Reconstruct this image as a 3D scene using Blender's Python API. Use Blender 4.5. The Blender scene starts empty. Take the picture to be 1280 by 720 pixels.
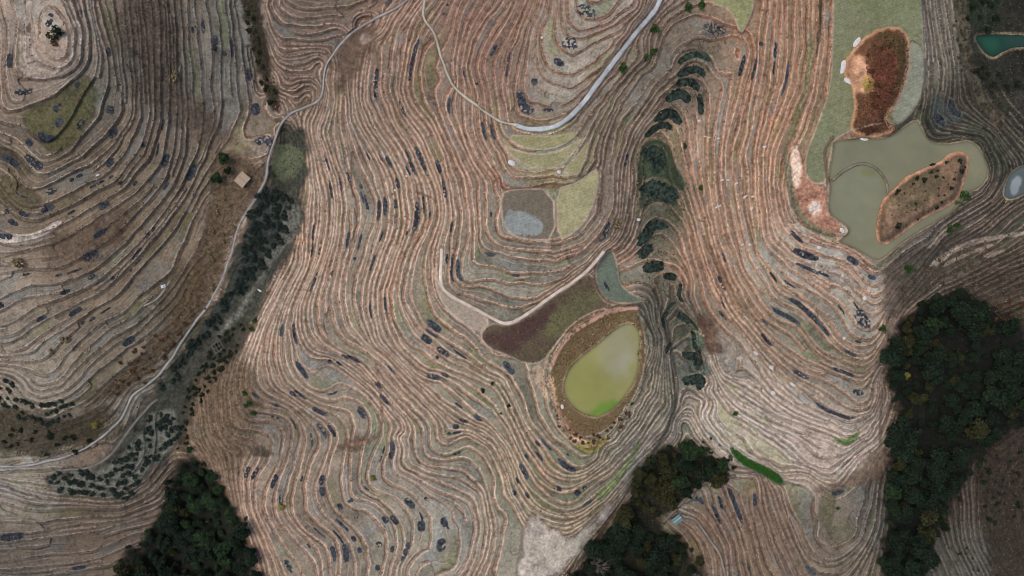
import bpy, bmesh, math, random
import numpy as np

random.seed(7)
RNG = np.random.default_rng(7)
scene = bpy.context.scene
COL = scene.collection

# ------------------------------------------------------------------ survey
# The hillside was surveyed on an aerial plan (0.30 m per plan unit, camera
# 332 m above the middle of the hill).  ground_point() turns a plan position
# and an elevation into a world point.
F, D, STEP, LREF = 1108.5, 332.5, 0.75, 45.0

def world(u, v, z):
    k = (D - z) / F
    return (u - 640.0) * k, -(v - 360.0) * k, z

def P(s):
    return np.array([[float(a) for a in p.split(',')] for p in s.split()])

def tile(x0, y0, sc, s):
    p = P(s)
    p[:, :2] = p[:, :2] * sc + np.array([x0, y0])
    return p

# contour lines of the hill: (level in terrace steps, plan polyline)
CONTOURS = [
 # middle spur, top lobes
 (80, "711,0 713,26 730,36 760,26 779,8"), (78, "697,0 696,22 692,49 696,64 715,69 737,56 775,30 800,12"),
 (77, "679,41 679,67 689,86 711,94 734,82 760,60 782,40"),
 (76, "670,49 668,86 677,105 700,112 726,105 749,86 771,64"),
 (75, "659,71 653,101 662,127 692,135 719,127 737,109 757,88"),
 (73.5, "644,64 640,97 640,139 651,152 681,156 711,146 728,126"),
 (72, "662,0 647,37 632,71 627,109 632,135"), (67.5, "625,0 610,22 591,56 584,86 595,116"),
 (64, "587,0 576,26 569,56 565,75 569,98"),
 (72.3, "820,0 790,48 770,84 740,122 711,155 689,166 662,165"),
 (71, "632,169 644,184 674,191 704,184 726,165 741,146 765,112 800,70"),
 (70, "625,176 644,202 670,214 700,210 719,191 734,165 749,135 772,108 805,72"),
 (69, "711,221 726,220 734,195 741,169 760,132 780,104"),
 (68, "617,199 627,229 655,232 692,226 719,226 745,202 749,175 765,138"),
 (66, "621,225 625,247 621,274 625,292 640,296 662,302 696,304 719,292 737,270 749,240 749,210 756,175 775,130 800,92 818,72"),
 (65, "610,247 610,281 614,292 625,304 662,311 700,313 730,300 752,270 758,240 760,200 780,145 805,108 832,75"),
 (64, "599,274 599,296 610,315 640,319 662,326 692,328 730,315 752,289 766,262 768,215 786,160 814,118 842,88"),
 (63, "591,292 589,315 595,332 617,332 640,337 670,341 700,339 730,326 756,300"),
 (62, "580,315 578,334 587,349 617,345 640,352 674,354 707,345 737,322"),
 (61, "569,319 567,341 576,356 599,356 625,364 644,369 674,371 700,356 737,330"),
 (60, "561,319 559,349 569,362 599,375 625,382 651,384 677,375 741,328"),
 (59, "552,313 550,356 561,369 587,382 614,397 632,407 655,396 685,373 719,351 739,334 754,315"),
 (57, "539,326 544,371 565,394 595,418 610,435 632,442 655,452 662,484 674,521 692,547 719,566 745,568 765,548 790,520 808,488 817,450 818,420 808,395 796,381"),
 (56.2, "741,341 749,371 767,382 790,381"),
 (62, "529,60 522,90 527,124 550,161 565,195 578,229 584,270 582,300 578,320"),
 (59, "516,49 509,75 503,112 512,139 531,161 546,195 557,232 561,270 556,295 552,313"),
 (55.3, "494,34 486,75 484,112 497,150 516,180 531,214 542,240 544,270 535,295 525,320 520,350 525,380 540,405 570,425 600,450 628,470 645,500 659,528"),
 (55, "677,551 700,577 719,589 734,585 749,566 775,540 805,495 818,450"),
 (53, "625,480 644,521 662,559 685,589 707,600 730,596 760,574 797,532 822,487 828,445"),
 (51.5, "467,49 460,86 456,124 471,157 490,187 509,225 512,262 510,290 498,325 488,365 492,400 510,430 545,455 580,474"),
 (51, "580,474 610,499 636,532 655,570 677,600 700,615 726,607 756,589 797,551 832,500"),
 (49, "550,476 580,502 610,525 632,551 647,577 662,607 685,628 707,636 730,626 764,600 800,565 838,515"),
 (46.7, "437,112 441,150 456,180 475,217 485,255 482,285 470,320 460,350 458,390 470,430 512,472 550,506 580,525 610,540 632,566 644,600 662,630 685,645 707,649 730,641 756,622 790,585 838,535"),
 (43, "418,160 422,190 432,220 442,255 440,290 432,330 425,370 430,400 445,425 479,450 501,472 527,499 550,525 556,545 587,540 614,559 632,592 640,622 655,649 685,667 711,671 737,652 760,630 795,590"),
 (40.5, "400,165 410,195 420,225 424,262 420,300 409,337 400,375 405,412 424,435 456,450 486,487 516,517 535,540 537,562 554,570 587,562 610,589 614,619 625,652 625,682 610,715"),
 (41.3, "640,630 655,664 655,694 644,720"), (40.5, "690,690 700,700 680,715"),
 (38.5, "795,600 775,624 740,670 705,715"),
 (37.6, "500,545 510,556 508,575 531,589 576,600 602,619 608,660 600,700"),
 (35, "415,450 440,470 465,490 485,515 500,540 490,577 494,592 524,607 561,630 576,660 580,682 569,709"),
 (33, "470,560 464,580 466,607 497,626 516,652 516,682 501,712"),
 (34, "383,160 390,190 396,225 401,247 401,281 394,319 382,349 367,382 364,412 371,450 390,476 412,495"),
 (31, "412,495 430,510 447,530 440,555 437,570 434,600 441,622 471,634 494,656 499,682 490,720"),
 (29, "425,550 415,574 411,607 419,637 445,660 464,682 462,712"),
 (27, "398,560 390,577 379,611 382,645 409,667 424,690 424,720"),
 (28, "378,250 375,290 375,330 360,360 345,390 334,420 330,450 337,480 352,505"),
 (24.5, "352,505 368,540 360,577 349,611 349,645 375,675 397,705 400,720"),
 (20, "315,560 311,574 302,600 307,637 322,675 334,705 337,720"),
 (22, "372,290 350,330 330,370 310,410 292,450 285,490 290,530"),
 # left valley
 (24, "316,60 335,110 347,130"), (25.5, "300,0 310,35"), (22, "355,165 362,200"), (20.5, "360,240 345,290"),
 (17, "315,340 290,385"), (14, "270,430 245,475"), (10.5, "233,510 228,550"), (6, "238,590"), (2, "252,650"), (-1, "258,715"),
 (27, "350,152 338,190"), (24, "332,215 300,285"), (20, "283,345 272,375"), (17, "240,412 200,455"), (14.5, "165,492 150,525"), (13, "110,558 50,577 0,585"), (15.5, "0,560 30,560"),
 # left hill
 (60, "70,40 72,46"), (58, "37,0 37,64 56,82 75,88 92,73 94,37 79,4"), (56, "15,0 22,30 17,82 26,101 56,101 86,90 101,71 103,37 90,7"),
 (54, "2,34 2,116 9,139 37,131 71,116 94,97 109,75 112,41 105,7"), (51, "0,157 22,161 45,184 56,195 75,187 97,161 112,127 126,94 127,67 115,10"),
 (49, "0,174 22,184 45,204 67,206 94,195 116,172 135,150 146,105 139,56 124,0"),
 (47, "0,191 15,195 37,217 52,225 75,217 112,195 139,169 156,142 157,109 150,60 140,0"),
 (45, "0,210 15,221 19,236 30,244 52,240 86,225 120,210 142,187 165,150 170,110 165,50 160,0"),
 (42, "0,247 22,268 49,272 75,262 112,244 146,225 175,185 188,140 185,80 178,0"),
 (39.3, "0,298 30,300 56,292 75,285 115,262 160,235 193,198 204,150 205,80 202,0"),
 (34.5, "0,362 30,350 70,350 110,335 150,305 182,268 212,230 228,190 230,140 228,80 222,0"),
 (28, "0,446 37,442 75,416 112,390 150,364 187,322 217,285 240,250 260,212 286,176 301,140 297,80 289,0"), (31.3, "250,195 263,150 263,80 256,0"),
 (24.5, "30,470 45,487 75,480 100,450 130,420 165,400 195,375 225,340 248,290 262,255"),
 (20, "0,480 20,505 60,520 100,505 140,470 190,430 235,390 256,350"),
 (26.3, "328,165 319,120 308,60 299,0"),
 (9, "0,600 40,612 90,618 130,622 160,620 190,600 212,570"), (5, "0,640 50,645 100,640 150,640 195,620 218,592"),
 (1, "0,690 60,680 110,675 160,660 195,650"), (-2, "0,720 70,715 140,705"),
 # spur between the two lanes at the top
 (47, "345,0 355,15 380,22 420,20 460,12 490,0"), (43, "330,8 340,37 362,52 398,56 430,46 465,28"), (38, "328,40 338,65 355,85 385,92 405,76"),
 (33, "335,85 345,110 370,120 395,112"), (30, "345,130 365,137 388,127"), (54, "512,0 500,18"), (47, "440,38"), (42, "412,72"), (38.5, "402,105"), (35, "395,126"),
 # valley between the spurs
 (66.5, "888,12 905,12 918,22"), (55, "876,386 893,413 916,450 950,478"), (64.5, "855,62 872,55 892,62 900,80"), (63.3, "852,80 868,72 888,80 893,92"), (62.2, "848,98 864,92 880,102 884,118"), (61, "836,118 850,110 866,120 868,135"),
 (60, "826,138 842,131 852,142"), (59, "815,160 830,152 845,162"), (58, "796,200 804,180 820,172 836,180 842,200"), (57, "798,252 803,238 820,228 838,237 848,254"),
 (56, "800,275 808,258 822,252 838,262"), (54, "757,350 775,370"), (53, "806,325 820,318 835,330"), (51.5, "828,350 840,345 852,362"), (50.3, "838,395 855,385 866,400"), (49, "855,412 868,405 876,420"),
 (48, "858,440 868,432 880,445"), (47, "858,470 870,462 888,475"), (45.5, "850,500 868,492 884,500"), (47, "836,440 842,470 846,500"), (50, "830,400 836,430"), (39, "850,530"), (33, "815,590 790,620"), (27, "800,650"), (24, "760,722 830,722"), (30, "740,690"), (36, "880,575"), (33, "850,615"),
 # right hill
 (78, "1060,20 1100,15 1140,60 1150,110"), (78, "1030,140 1015,200 1060,190 1100,190 1070,250 1090,300 1190,190 1225,210"),
 (77, "1030,0 1031,60 1022,120 1005,165 990,200 984,235 990,265 1005,285 1035,297 1062,306 1096,330"),
 (77, "1150,0 1156,40 1158,94 1156,130 1150,152 1154,169 1171,180 1197,172 1224,176 1238,203 1237,225 1222,242 1190,262 1150,290 1125,312 1100,332"),
 (74, "1012,0 1012,60 1003,110 985,150 968,190 965,225 969,255 976,281 999,307 1032,319 1062,330 1081,349 1092,356 1111,341 1135,322 1165,302"),
 (71, "985,0 985,50 980,100 965,150 955,190 953,240 957,274 961,300 987,326 1025,345 1062,364 1080,385 1093,396 1110,378 1122,358 1150,330"),
 (67, "955,0 950,80 935,140 925,200 930,260 945,318 976,364 1002,379 1025,401 1040,420 1059,435 1085,439 1104,420 1112,398"),
 (64, "925,60 915,110 903,170 900,230 910,290 925,335 950,375 965,394 995,412 1017,439 1040,454 1077,465 1098,450 1108,430"),
 (61, "870,172 873,200 880,250 893,300 912,349 927,382 965,427 1002,457 1040,472 1070,484 1092,469 1103,450"),
 (57, "850,250 866,290 880,340 905,390 940,430 975,475 1010,502 1032,517 1062,527 1092,517 1100,495"),
 (53, "854,365 870,400 885,440 897,472 931,502 969,525 1010,540 1044,551 1062,559 1085,544 1100,514"),
 (49.3, "886,491 912,525 950,551 987,577 1025,596 1044,596 1070,566 1098,545"),
 (47, "880,520 909,557 950,581 980,598 1006,592 1040,613 1062,596 1100,556"),
 (44, "980,600 995,645 1010,682 1032,697 1055,694 1077,675 1085,645 1098,590"), (45.5, "1012,605 1029,626 1036,664 1044,671 1059,637 1077,607"),
 (40, "950,585 965,630 980,675 999,716"), (40, "1105,600 1100,660 1075,715"), (35.5, "903,600 916,619 931,656 942,694 950,720"), (31.5, "872,615 890,645 909,682 912,720"), (36, "1112,640 1105,720"),
 (73, "1170,20 1180,90 1172,145 1195,160 1232,168 1252,200 1252,225 1238,250"), (70, "1180,0 1195,80 1195,130 1245,170 1268,205"), (66, "1205,60 1225,130 1278,185"), (61, "1235,20 1235,70 1275,100"), (60, "1270,30"),
 (67, "1278,235 1230,275 1180,305 1150,345"), (62, "1278,290 1220,320 1170,350"), (55, "1275,345 1210,375 1140,400"), (56, "1118,440"), (50, "1112,480"), (46, "1115,540"),
 (49, "1270,400 1200,425 1150,440"), (43, "1275,460 1190,480"), (38, "1270,510 1180,530"), (32, "1165,600"), (37, "1215,600"), (43, "1270,590"), (29, "1160,660"), (36, "1215,680"), (26, "1150,718"), (43, "1275,690"),
]

# ------------------------------------------------------------------ noise
def vnoise(u, v, cell, seed):
    r = np.random.default_rng(seed).random((257, 257)).astype(np.float32)
    x = u / cell + 1000.37; y = v / cell + 1000.71
    xi = np.floor(x); yi = np.floor(y)
    fx = (x - xi).astype(np.float32); fy = (y - yi).astype(np.float32)
    fx = fx * fx * (3 - 2 * fx); fy = fy * fy * (3 - 2 * fy)
    xi = xi.astype(np.int64); yi = yi.astype(np.int64)
    x0 = xi & 255; x1 = (xi + 1) & 255; y0 = yi & 255; y1 = (yi + 1) & 255
    a = r[y0, x0] * (1 - fx) + r[y0, x1] * fx
    b = r[y1, x0] * (1 - fx) + r[y1, x1] * fx
    return (a * (1 - fy) + b * fy) * 2 - 1

def fbm(u, v, cell, seed, octv=4, gain=0.55):
    s = 0; amp = 1; tot = 0
    for i in range(octv):
        s = s + amp * vnoise(u, v, cell / 2 ** i, seed + 31 * i); tot += amp; amp *= gain
    return s / tot

# ------------------------------------------------------------------ plan grid
def axis(a, b, far):
    core = np.arange(a, b + 0.5, 1.0)
    m = [2.0]
    while sum(m) < 150: m.append(2.5)
    while sum(m) < far: m.append(m[-1] * 1.35)
    off = np.cumsum(m)
    return np.concatenate([(a - off)[::-1], core, b + off])
UA = axis(-24, 1304, 4500); VA = axis(-24, 744, 4500)
NU, NV = len(UA), len(VA)
U, V = np.meshgrid(UA, VA)

def densify(p, d):
    out = [p[0]]
    for a, b in zip(p[:-1], p[1:]):
        n = max(1, int(np.hypot(*(b - a)[:2]) / d))
        for i in range(1, n + 1): out.append(a + (b - a) * i / n)
    return np.array(out)

def solve_levels():
    pts, val = [], []
    for lv, s in CONTOURS:
        q = densify(P(s), 15.0)
        pts.append(q); val.append(np.full(len(q), float(lv)))
    pts = np.concatenate(pts) / 100.0; val = np.concatenate(val)
    n = len(pts)
    def kern(d2): return 0.5 * d2 * np.log(d2 + 1e-9)
    d2 = ((pts[:, None] - pts[None]) ** 2).sum(-1)
    K = kern(d2) + np.eye(n) * 0.0035
    A = np.zeros((n + 3, n + 3)); A[:n, :n] = K
    A[:n, n] = 1; A[:n, n + 1:] = pts; A[n, :n] = 1; A[n + 1:, :n] = pts.T
    w = np.linalg.solve(A, np.concatenate([val, np.zeros(3)]))
    gu = np.arange(-180, 1464, 5.0); gv = np.arange(-180, 904, 5.0)
    GU, GV = np.meshgrid(gu, gv)
    cu = np.clip(GU, -60, 1340); cv = np.clip(GV, -60, 780)
    q = np.stack([cu.ravel(), cv.ravel()], -1) / 100.0
    out = np.empty(len(q))
    for i in range(0, len(q), 4000):
        b = q[i:i + 4000]
        d = (b ** 2).sum(1)[:, None] + (pts ** 2).sum(1)[None] - 2 * b @ pts.T
        out[i:i + 4000] = kern(np.maximum(d, 0)) @ w[:n] + w[n] + b @ w[n + 1:]
    G = out.reshape(GU.shape)
    return gu, gv, G

def cubic(gu, gv, G, u, v):
    h = gu[1] - gu[0]
    x = np.clip((u - gu[0]) / h, 1.001, len(gu) - 2.001); y = np.clip((v - gv[0]) / h, 1.001, len(gv) - 2.001)
    xi = np.floor(x).astype(int); yi = np.floor(y).astype(int); fx = x - xi; fy = y - yi
    def wts(t): return (((1 - t) ** 3) / 6, (3 * t ** 3 - 6 * t ** 2 + 4) / 6, (-3 * t ** 3 + 3 * t ** 2 + 3 * t + 1) / 6, t ** 3 / 6)
    wx = wts(fx); wy = wts(fy); o = 0
    for j in range(4):
        for i in range(4):
            o = o + wx[i] * wy[j] * G[yi + j - 1, xi + i - 1]
    return o

gu, gv, G = solve_levels()
PHI0 = cubic(gu, gv, G, U, V)

# ------------------------------------------------------------------ plan masks
def bbox(p, m):
    i0, i1 = np.searchsorted(UA, [p[:, 0].min() - m, p[:, 0].max() + m])
    j0, j1 = np.searchsorted(VA, [p[:, 1].min() - m, p[:, 1].max() + m])
    return slice(j0, max(j1, j0 + 1)), slice(i0, max(i1, i0 + 1))

def seg_dist(p, u, v):
    d = np.full(u.shape, 1e9); t = np.zeros(u.shape)
    for k, (a, b) in enumerate(zip(p[:-1], p[1:])):
        e = b[:2] - a[:2]; L = (e ** 2).sum() + 1e-9
        s = np.clip(((u - a[0]) * e[0] + (v - a[1]) * e[1]) / L, 0, 1)
        dd = np.hypot(u - a[0] - s * e[0], v - a[1] - s * e[1])
        m = dd < d
        d = np.where(m, dd, d); t = np.where(m, k + s, t)
    return d, t

def inside(p, u, v):
    c = np.zeros(u.shape, bool); n = len(p)
    for i in range(n):
        x1, y1 = p[i][:2]; x2, y2 = p[(i + 1) % n][:2]
        if y1 == y2: continue
        m = ((y1 > v) != (y2 > v)) & (u < (x2 - x1) * (v - y1) / (y2 - y1) + x1)
        c ^= m
    return c

def sdist(p, u, v):          # positive inside
    q = np.vstack([p, p[:1]])
    d, _ = seg_dist(q, u, v)
    return np.where(inside(p, u, v), d, -d)

def smooth_poly(s, it=2, close=True):
    p = P(s) if isinstance(s, str) else s
    for _ in range(it):
        nxt = np.roll(p, -1, 0) if close else p[1:]
        cur = p if close else p[:-1]
        a = cur * .75 + nxt * .25; b = cur * .25 + nxt * .75
        q = np.empty((len(a) * 2, p.shape[1])); q[0::2] = a; q[1::2] = b
        p = q if close else np.vstack([p[:1], q, p[-1:]])
    return p

def ss(x, a, b):
    t = np.clip((x - a) / (b - a), 0, 1)
    return t * t * (3 - 2 * t)

# ------------------------------------------------------------------ terraces
JIT = np.random.default_rng(3).uniform(-.2, .2, 400)
warp = .34 * fbm(U, V, 120, 11, 3) + .13 * vnoise(U, V, 26, 12) + .05 * vnoise(U, V, 9, 13)
g0y, g0x = np.gradient(PHI0, VA, UA)
G0 = np.clip(np.hypot(g0x, g0y), .02, .2)
PHI = PHI0 + warp + G0 * (.40 * vnoise(U, V, 10, 14) + .22 * vnoise(U, V, 4, 15))
sy_, sx_ = np.gradient(PHI0 + warp, VA, UA)
GRAD = np.clip(np.hypot(sx_, sy_), .012, None)
thr = np.arange(-60, 160) + JIT[:220]
idx = np.clip(np.searchsorted(thr, PHI.ravel()).reshape(PHI.shape) - 1, 0, 216)
def edge(i): return thr[i] + .26 * vnoise(U + 61.7 * i, V + 23.9 * i, 55, 90)
idx = idx - (PHI < edge(idx)); idx = idx + (PHI >= edge(idx + 1)); idx = np.clip(idx, 2, 214)
# some neighbouring terraces run together into one wider, taller step
ev = idx - idx % 2
COARSE = [(120, 300, 170, .75), (60, 120, 120, .6), (100, 640, 130, .5), (400, 60, 60, .2), (760, 250, 50, .35), (830, 120, 60, .3), (1120, 330, 80, .5), (1200, 120, 90, .6), (1230, 350, 90, .6), (1090, 640, 60, .4), (940, 200, 80, .15), (1010, 340, 60, .25)]
bias = np.full(U.shape, -.72)
for x, y, r, k in COARSE: bias += k * 1.3 * np.exp(-((U - x) ** 2 + (V - y) ** 2) / (r * r))
bias += .8 * ss(1 / GRAD, 5.2, 3.0)
merged = (vnoise(U + 91.3 * ev, V + 37.7 * ev, 70, 19) + .25 * vnoise(U, V, 16, 20) + bias) > 0
lo = np.where(merged, edge(ev), edge(idx)); hi = np.where(merged, edge(ev + 2), edge(idx + 1))
lo = np.minimum(lo, PHI); hi = np.maximum(hi, np.maximum(PHI, lo + .12))
sp = np.full(U.shape, -.9)
for x, y, r, k in [(985, 545, 75, 1.5), (915, 500, 40, 1.2), (50, 420, 60, .7), (700, 340, 40, .5), (60, 660, 70, 1.0), (480, 260, 60, .5), (1010, 300, 50, .5)]: sp += k * np.exp(-((U - x) ** 2 + (V - y) ** 2) / (r * r))
split = (vnoise(U + 47.3 * idx, V + 77.7 * idx, 45, 18) + sp > 0) & ((hi - lo) / GRAD > 9.5)
mid = .5 * (lo + hi) + .12 * vnoise(U + 13 * idx, V, 50, 22) * (hi - lo)
upper = split & (PHI >= mid)
lo = np.where(upper, mid, lo); hi = np.where(split & ~upper, mid, hi)
DLOW = (PHI - lo) / GRAD; DUP = (hi - PHI) / GRAD; SPC = (hi - lo) / GRAD
NLEV = np.where(merged, ev, idx) - 60 + 31 * upper
nu = U + 61.7 * NLEV; nv = V + 23.9 * NLEV       # noise that differs from tread to tread
RW = np.minimum((2.7 + .8 * vnoise(nu, nv, 30, 21)) * (1 + .35 * merged), .36 * SPC)
R = np.clip(1 - DUP / RW, 0, 1); R = R * R * (3 - 2 * R)
lip = np.exp(-(DLOW / 1.25) ** 2)
ZT = STEP * (lo + .10 * (PHI - lo) + (hi - lo) * .9 * R) + .16 * lip * np.clip(SPC / 8, 0, 1)
ZS = STEP * (PHI0 + .22 * fbm(U, V, 30, 17, 4)) - .1

TERR = np.ones(U.shape)       # 1 = terraced, 0 = natural slope
FLAT = np.zeros(U.shape); FLATZ = np.zeros(U.shape)

def lin(c):
    c = np.array(c, float) / 255
    return np.where(c <= .04045, c / 12.92, ((c + .055) / 1.055) ** 2.4)

# tread, lip and riser tones, vignette and slope shade painted in (position, reach, colours)
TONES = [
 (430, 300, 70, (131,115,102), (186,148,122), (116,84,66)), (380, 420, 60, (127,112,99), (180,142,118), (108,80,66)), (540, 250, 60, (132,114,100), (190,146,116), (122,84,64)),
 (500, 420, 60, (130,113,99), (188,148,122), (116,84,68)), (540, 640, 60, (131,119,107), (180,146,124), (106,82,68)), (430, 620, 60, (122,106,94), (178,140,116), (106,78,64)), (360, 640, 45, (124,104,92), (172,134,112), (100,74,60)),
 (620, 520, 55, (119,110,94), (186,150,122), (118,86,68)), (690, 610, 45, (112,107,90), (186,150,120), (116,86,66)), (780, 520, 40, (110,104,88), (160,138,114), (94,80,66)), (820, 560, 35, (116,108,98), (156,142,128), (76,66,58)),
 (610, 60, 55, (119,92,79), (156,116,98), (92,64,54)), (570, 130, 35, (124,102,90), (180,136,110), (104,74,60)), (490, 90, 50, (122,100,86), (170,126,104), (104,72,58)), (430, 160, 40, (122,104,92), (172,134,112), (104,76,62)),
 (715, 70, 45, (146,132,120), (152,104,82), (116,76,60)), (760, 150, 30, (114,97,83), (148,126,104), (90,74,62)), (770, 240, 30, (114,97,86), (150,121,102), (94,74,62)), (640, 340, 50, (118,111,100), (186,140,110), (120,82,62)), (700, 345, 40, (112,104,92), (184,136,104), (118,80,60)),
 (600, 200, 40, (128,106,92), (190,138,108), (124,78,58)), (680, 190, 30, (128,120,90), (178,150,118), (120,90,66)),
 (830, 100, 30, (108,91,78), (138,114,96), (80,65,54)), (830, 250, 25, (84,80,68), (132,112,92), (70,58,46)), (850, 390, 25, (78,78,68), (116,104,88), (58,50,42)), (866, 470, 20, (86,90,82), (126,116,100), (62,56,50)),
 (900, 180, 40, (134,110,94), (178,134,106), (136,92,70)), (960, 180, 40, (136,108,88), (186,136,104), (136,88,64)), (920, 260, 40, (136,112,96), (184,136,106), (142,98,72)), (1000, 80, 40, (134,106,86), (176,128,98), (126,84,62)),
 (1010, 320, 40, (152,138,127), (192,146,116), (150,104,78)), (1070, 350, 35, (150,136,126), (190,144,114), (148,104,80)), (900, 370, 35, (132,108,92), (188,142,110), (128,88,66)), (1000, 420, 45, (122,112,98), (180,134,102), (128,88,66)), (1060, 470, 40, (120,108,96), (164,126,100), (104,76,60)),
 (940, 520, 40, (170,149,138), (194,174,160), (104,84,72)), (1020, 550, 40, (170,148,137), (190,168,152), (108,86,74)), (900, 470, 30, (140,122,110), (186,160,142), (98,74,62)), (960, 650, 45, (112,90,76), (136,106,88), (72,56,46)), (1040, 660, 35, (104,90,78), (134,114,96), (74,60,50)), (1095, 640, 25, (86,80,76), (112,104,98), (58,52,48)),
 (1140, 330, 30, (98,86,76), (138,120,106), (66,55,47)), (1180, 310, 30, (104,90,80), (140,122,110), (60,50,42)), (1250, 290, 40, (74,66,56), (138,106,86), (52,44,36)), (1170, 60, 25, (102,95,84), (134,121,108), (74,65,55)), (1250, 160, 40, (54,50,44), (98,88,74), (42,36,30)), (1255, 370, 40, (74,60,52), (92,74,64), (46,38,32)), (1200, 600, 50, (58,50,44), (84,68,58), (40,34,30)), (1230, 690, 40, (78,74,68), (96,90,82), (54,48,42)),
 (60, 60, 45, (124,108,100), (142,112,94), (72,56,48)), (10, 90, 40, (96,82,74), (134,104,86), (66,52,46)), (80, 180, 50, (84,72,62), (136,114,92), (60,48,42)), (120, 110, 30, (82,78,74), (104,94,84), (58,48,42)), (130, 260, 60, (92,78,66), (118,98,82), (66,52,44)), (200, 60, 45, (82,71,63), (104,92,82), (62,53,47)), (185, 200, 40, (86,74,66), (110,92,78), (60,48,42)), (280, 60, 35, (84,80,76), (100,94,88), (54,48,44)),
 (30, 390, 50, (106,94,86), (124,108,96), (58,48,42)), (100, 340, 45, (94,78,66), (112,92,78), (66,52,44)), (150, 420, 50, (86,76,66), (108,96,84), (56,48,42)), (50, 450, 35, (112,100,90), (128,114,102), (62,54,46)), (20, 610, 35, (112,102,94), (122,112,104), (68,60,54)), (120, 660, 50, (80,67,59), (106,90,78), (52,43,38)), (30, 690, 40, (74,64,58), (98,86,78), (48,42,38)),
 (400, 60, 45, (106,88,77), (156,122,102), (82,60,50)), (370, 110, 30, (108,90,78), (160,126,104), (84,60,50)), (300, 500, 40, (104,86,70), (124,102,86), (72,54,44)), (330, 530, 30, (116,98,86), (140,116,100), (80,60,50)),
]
W = np.zeros(U.shape); CT = np.zeros(U.shape + (3,)); CL = np.zeros_like(CT); CR = np.zeros_like(CT)
Us, Vs = np.clip(U, -40, 1320), np.clip(V, -40, 760)
wu = Us + 14 * fbm(U, V, 60, 41, 2); wv = Vs + 14 * fbm(U, V, 60, 42, 2)
for (x, y, r, a, b, c) in TONES:
    w = np.exp(-((wu - x) ** 2 + (wv - y) ** 2) / (2 * (r * .8) ** 2)) + 1e-9 / (1 + (wu - x) ** 2 + (wv - y) ** 2)
    W += w; CT += w[..., None] * lin(a); CL += w[..., None] * lin(b); CR += w[..., None] * lin(c)
CT /= W[..., None]; CL /= W[..., None]; CR /= W[..., None]

# --- areas that are not terraced, or levelled, or of another ground cover
PAINT = np.zeros(U.shape); BUND = np.zeros(U.shape); PCOL = np.zeros_like(CT)
def area(s, col=None, feather=3, ragged=3, a=1.0, terr=None, flat=None, ftol=2.0, cell=14):
    p = smooth_poly(s, 1 if flat is not None else 2); m = ragged + feather + 6
    sl = bbox(p, m); u, v = U[sl], V[sl]
    d = sdist(p, u, v) + ragged * (1.25 if terr is not None else 1) * fbm(u, v, cell, int(p[0, 0] * 7 + p[0, 1]) % 9999, 3)
    k = ss(d, -feather / 2, feather / 2)
    if col is not None:
        kk = k * a
        PCOL[sl] = PCOL[sl] * (1 - kk[..., None]) + lin(col) * kk[..., None]
        PAINT[sl] = np.maximum(PAINT[sl] * (1 - kk), 0) + kk
        if flat is not None:
            db = sdist(p, u, v); BUND[sl] = np.maximum(BUND[sl], np.exp(-((db - .3) / 1.1) ** 2) * (.7 + .4 * vnoise(u, v, 12, 36)))
    if terr is not None: TERR[sl] = TERR[sl] * (1 - k) + terr * k
    if flat is not None:
        d0 = sdist(p, u, v); kf = ss(d0, -ftol, ftol * .3)
        FLATZ[sl] = np.where(kf > .001, STEP * flat, FLATZ[sl]); FLAT[sl] = np.where(kf > .001, np.maximum(kf, FLAT[sl] * 0), FLAT[sl])
    return p

# natural ground
area("298,-30 324,-30 326,30 338,90 352,125 340,142 326,100 312,40", (52,45,36), 8, 6, terr=0)
area("350,160 384,160 384,200 380,250 372,300 345,350 318,400 300,430 262,475 235,510 222,560 180,600 110,622 60,614 60,592 130,578 160,532 240,418 275,372 297,302 330,235 340,190", (58,57,50), 10, 7, terr=.35)
area("320,236 366,242 362,282 336,322 320,346 292,374 276,398 262,420 250,424 264,396 284,370 300,340 304,308 314,274", (50,53,50), 8, 5, .9)
area("366,250 378,262 366,300 348,318 338,335 326,352 300,398 268,432 262,424 296,388 320,350 340,312", (98,96,90), 6, 6, .8)
area("262,424 296,397 318,404 300,440 270,480 242,515 234,562 214,560 222,515 240,466", (50,47,40), 10, 8, .85, terr=.2)
area("618,205 628,230 655,234 692,228 720,228 745,206 748,213 722,236 692,235 655,242 624,238 612,212", (142,90,68), 3, 3, .55)
area("187,515 217,508 228,546 204,572 182,594 162,628 112,618 66,614 64,592 131,588 158,562 180,538", (108,106,98), 8, 5, .6, terr=.95)
area("265,190 322,195 330,230 295,290 270,370 240,405 170,480 130,500 100,500 150,470 215,400 240,340 262,270 268,230", (84,69,54), 14, 8, .8, terr=.35)
area("210,600 232,560 262,590 288,625 312,680 330,760 120,760 160,695 178,676 205,640", (24,25,19), 14, 10, terr=0)
area("240,480 272,460 300,440 322,470 322,545 300,575 300,640 265,592 240,560", (112,92,74), 18, 10, .55, terr=.75)
area("800,585 850,548 900,572 908,600 880,600 850,625 822,655 860,690 888,722 890,760 690,760 738,692 775,642", (34,33,26), 14, 9, terr=0)
area("1105,470 1108,425 1140,388 1172,366 1215,362 1290,420 1330,520 1240,548 1216,582 1192,622 1176,662 1160,702 1150,760 1100,760 1112,640 1118,560 1126,520", (22,23,19), 16, 10, terr=0)
area("1190,-40 1240,-40 1330,-40 1330,110 1262,112 1222,120 1205,70", (40,40,34), 10, 6, .85, terr=.3)
area("1192,-40 1206,-40 1212,60 1222,110 1262,150 1250,165 1212,120 1196,60", (92,82,68), 8, 5, .8, terr=.2)
area("1230,545 1330,540 1330,760 1250,760 1236,690 1222,620", (50,42,37), 20, 14, .85, terr=.35)
area("140,-30 218,-30 228,90 242,140 215,132 172,130 152,60", (100,85,75), 46, 18, .5, terr=.75)
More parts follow.
